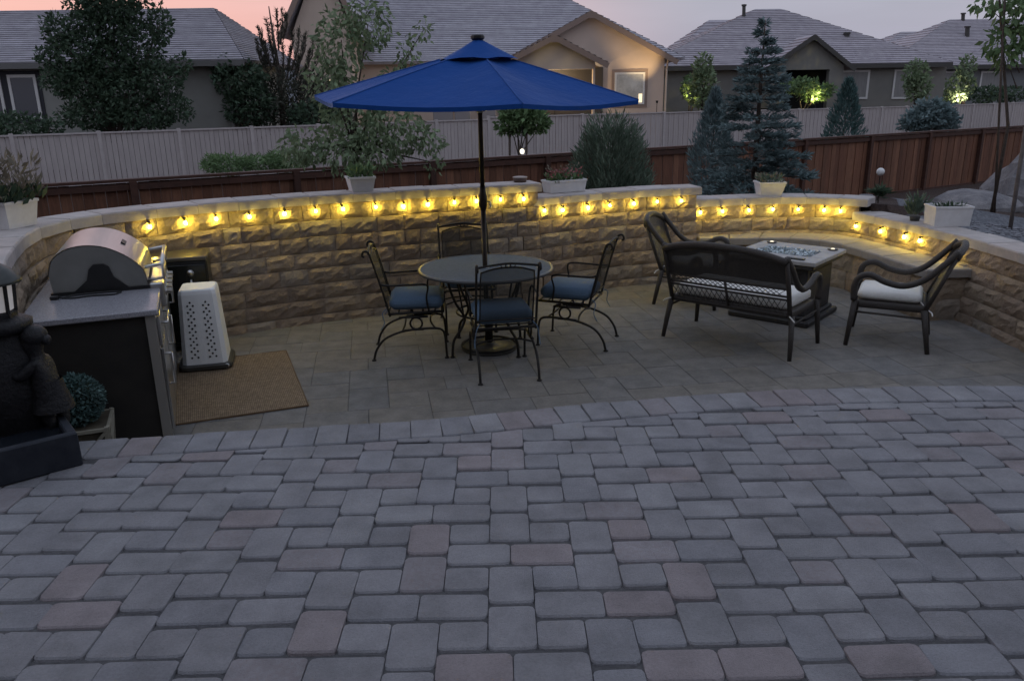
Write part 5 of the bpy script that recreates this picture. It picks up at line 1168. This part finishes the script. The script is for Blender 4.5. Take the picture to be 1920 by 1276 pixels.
for i, px in enumerate((955, 986)): a, b_ = at(px, 300, 20.4), at(px + 1, 240, 20.4); q = MB(); q.tube([a - np.array([0, 0, 1]), b_], .025, 6); tag(q.build('sapling_stake', BARK), 'thin stake %s of the round headed tree trunk' % ('on the umbrella side' if i == 0 else 'on the shrub side'), 'stake', 'stakes by the round headed tree')
b8 = at(1582, 250, 26); cone_shrub('arborvitae', 'dark green teardrop cypress standing alone over the brown fence', (b8[0], 26, GZ), at(1582, 152, 26)[2] - GZ, .68, 'teal', 4200, .16, 'tree', 'plants between the two fences', Wd=.04)
far_tree('blue_shrub', 'blue grey rounded shrub peeping over the brown fence', 1745, 28, .8, [(1745, 218, 38, 27), (1720, 228, 26, 18), (1775, 226, 24, 20), (1698, 232, 12, 10), (1745, 200, 22, 12)], 2300, .17, 'blue', grp='plants between the two fences', cat='shrub', trunk_r=.05)
far_tree('slim_tree', 'slim dark tree left of the spruce before the olive house', 1318, 52, 1.5, [(1318, 125, 16, 22), (1322, 155, 20, 25), (1312, 180, 18, 20)], 900, .30, 'olive')
far_tree('pale_tree', 'slim pale green tree in front of the olive house wall', 1716, 54, 1.5, [(1716, 140, 20, 26), (1722, 165, 22, 22)], 900, .28, 'olive')
far_tree('lit_tree', 'slim tree lit from below between the two right houses', 1808, 60, 1.5, [(1812, 130, 16, 24), (1800, 160, 24, 22), (1790, 180, 24, 12)], 1100, .30, 'olive')
far_tree('umbrella_tree', 'flat topped tree before the dark porch of the olive house', 1505, 54, 1.5, [(1500, 162, 34, 14), (1525, 176, 26, 14), (1545, 170, 20, 12)], 1100, .28, 'mid')
far_tree('porch_bush', 'leafy bush lit yellow below the blue umbrella rim', 1000, 40.5, 1.0, [(1000, 203, 22, 14), (985, 212, 18, 10)], 500, .24, 'mid', cat='bush')
far_tree('corner_bush', 'bush lit yellow at the corner of the olive house', 1292, 55, 1.0, [(1292, 165, 14, 22), (1305, 180, 14, 14)], 500, .26, 'mid', cat='bush')
far_tree('hedge_bush', 'dark low hedge along the far right house', 1870, 62, 1.0, [(1850, 178, 40, 14), (1900, 176, 40, 12), (1690, 178, 16, 14)], 1200, .3, 'dark', cat='bush')
# hanging feeder lamp near the round headed tree
p = at(979, 284, 20.0); t = thing('hanging_lamp', 'tiny white glowing lamp hanging below the round headed tree', 'lamp', (p[0], p[1], p[2]))
q = MB(); q.ball((0, 0, 0), .055, 10, 7, (1, 1, 1.2)); q.build('bulb', mat('hang_glow', (.9, .85, .7), None, .5, emit=(1, .9, .7), estr=1.6), t, True); q = MB(); q.tube([(0, 0, .06), (0, 0, .62)], .006, 5); q.build('wire', BLACKP, t)
# ---- garden uplights (their lamps stand behind the neighbour fence)
def uplight(label, px, py, Y, energy, col, tgt=None, spot=70, r=.06):
    p = at(px, py, Y); t = thing('garden_uplight', label, 'lamp', tuple(p), 0, 'garden uplights in the neighbour yards')
    q = MB(); q.lathe([(.05, -.14), (.06, -.05), (.07, -.02), (.055, -.02)], 10); q.build('housing', BLACKP, t); q = MB(); q.tube([(0, 0, -.12), (0, 0, -(p[2] - GZ))], .015, 6); q.build('stake', BLACKP, t)
    l = bpy.data.lights.new('uplight', 'SPOT' if tgt else 'POINT'); l.energy = energy * LAMP; l.color = col; l.shadow_soft_size = r
    o = bpy.data.objects.new('lamp', l); COL.objects.link(o); o.parent = t; o.location = (0, 0, .03)
    if tgt: l.spot_size = R(spot); l.spot_blend = .8; d = Vector(at(*tgt)) - Vector(p); o.rotation_euler = d.to_track_quat('-Z', 'Y').to_euler()
uplight('uplight washing the gable wall of the tan house', 1232, 188, 42.3, 250, (1, .72, .36), (1195, 85, 44), 60)
uplight('uplight inside the yellow bush of the tan house', 1000, 211, 40.0, 120, (1, .85, .35))
uplight('uplight under the flat topped tree', 1530, 186, 53.3, 75, (1, .86, .35))
uplight('uplight under the slim tree between the right houses', 1800, 188, 59.0, 100, (1, .86, .62))
uplight('uplight at the corner bush of the olive house', 1296, 184, 54.4, 50, (1, .82, .32))
uplight('porch lamp glow under the nested gable', 1040, 165, 42.9, 170, (1, .74, .42))

# ---- unseen house wall behind the viewer, added to shade the terrace from the rear
hb = MB(); hb.box((0, -3.2, 3.2), (26, .3, 6.4)); hb.box((0, -2.5, 3.45), (26, 1.7, .2)); struct(hb.build('unseen_wall_of_own_house', mat('own_house_stucco', (.30, .26, .22), None, .9)), 'unseen stucco wall and eave of the terrace house, added for shade')
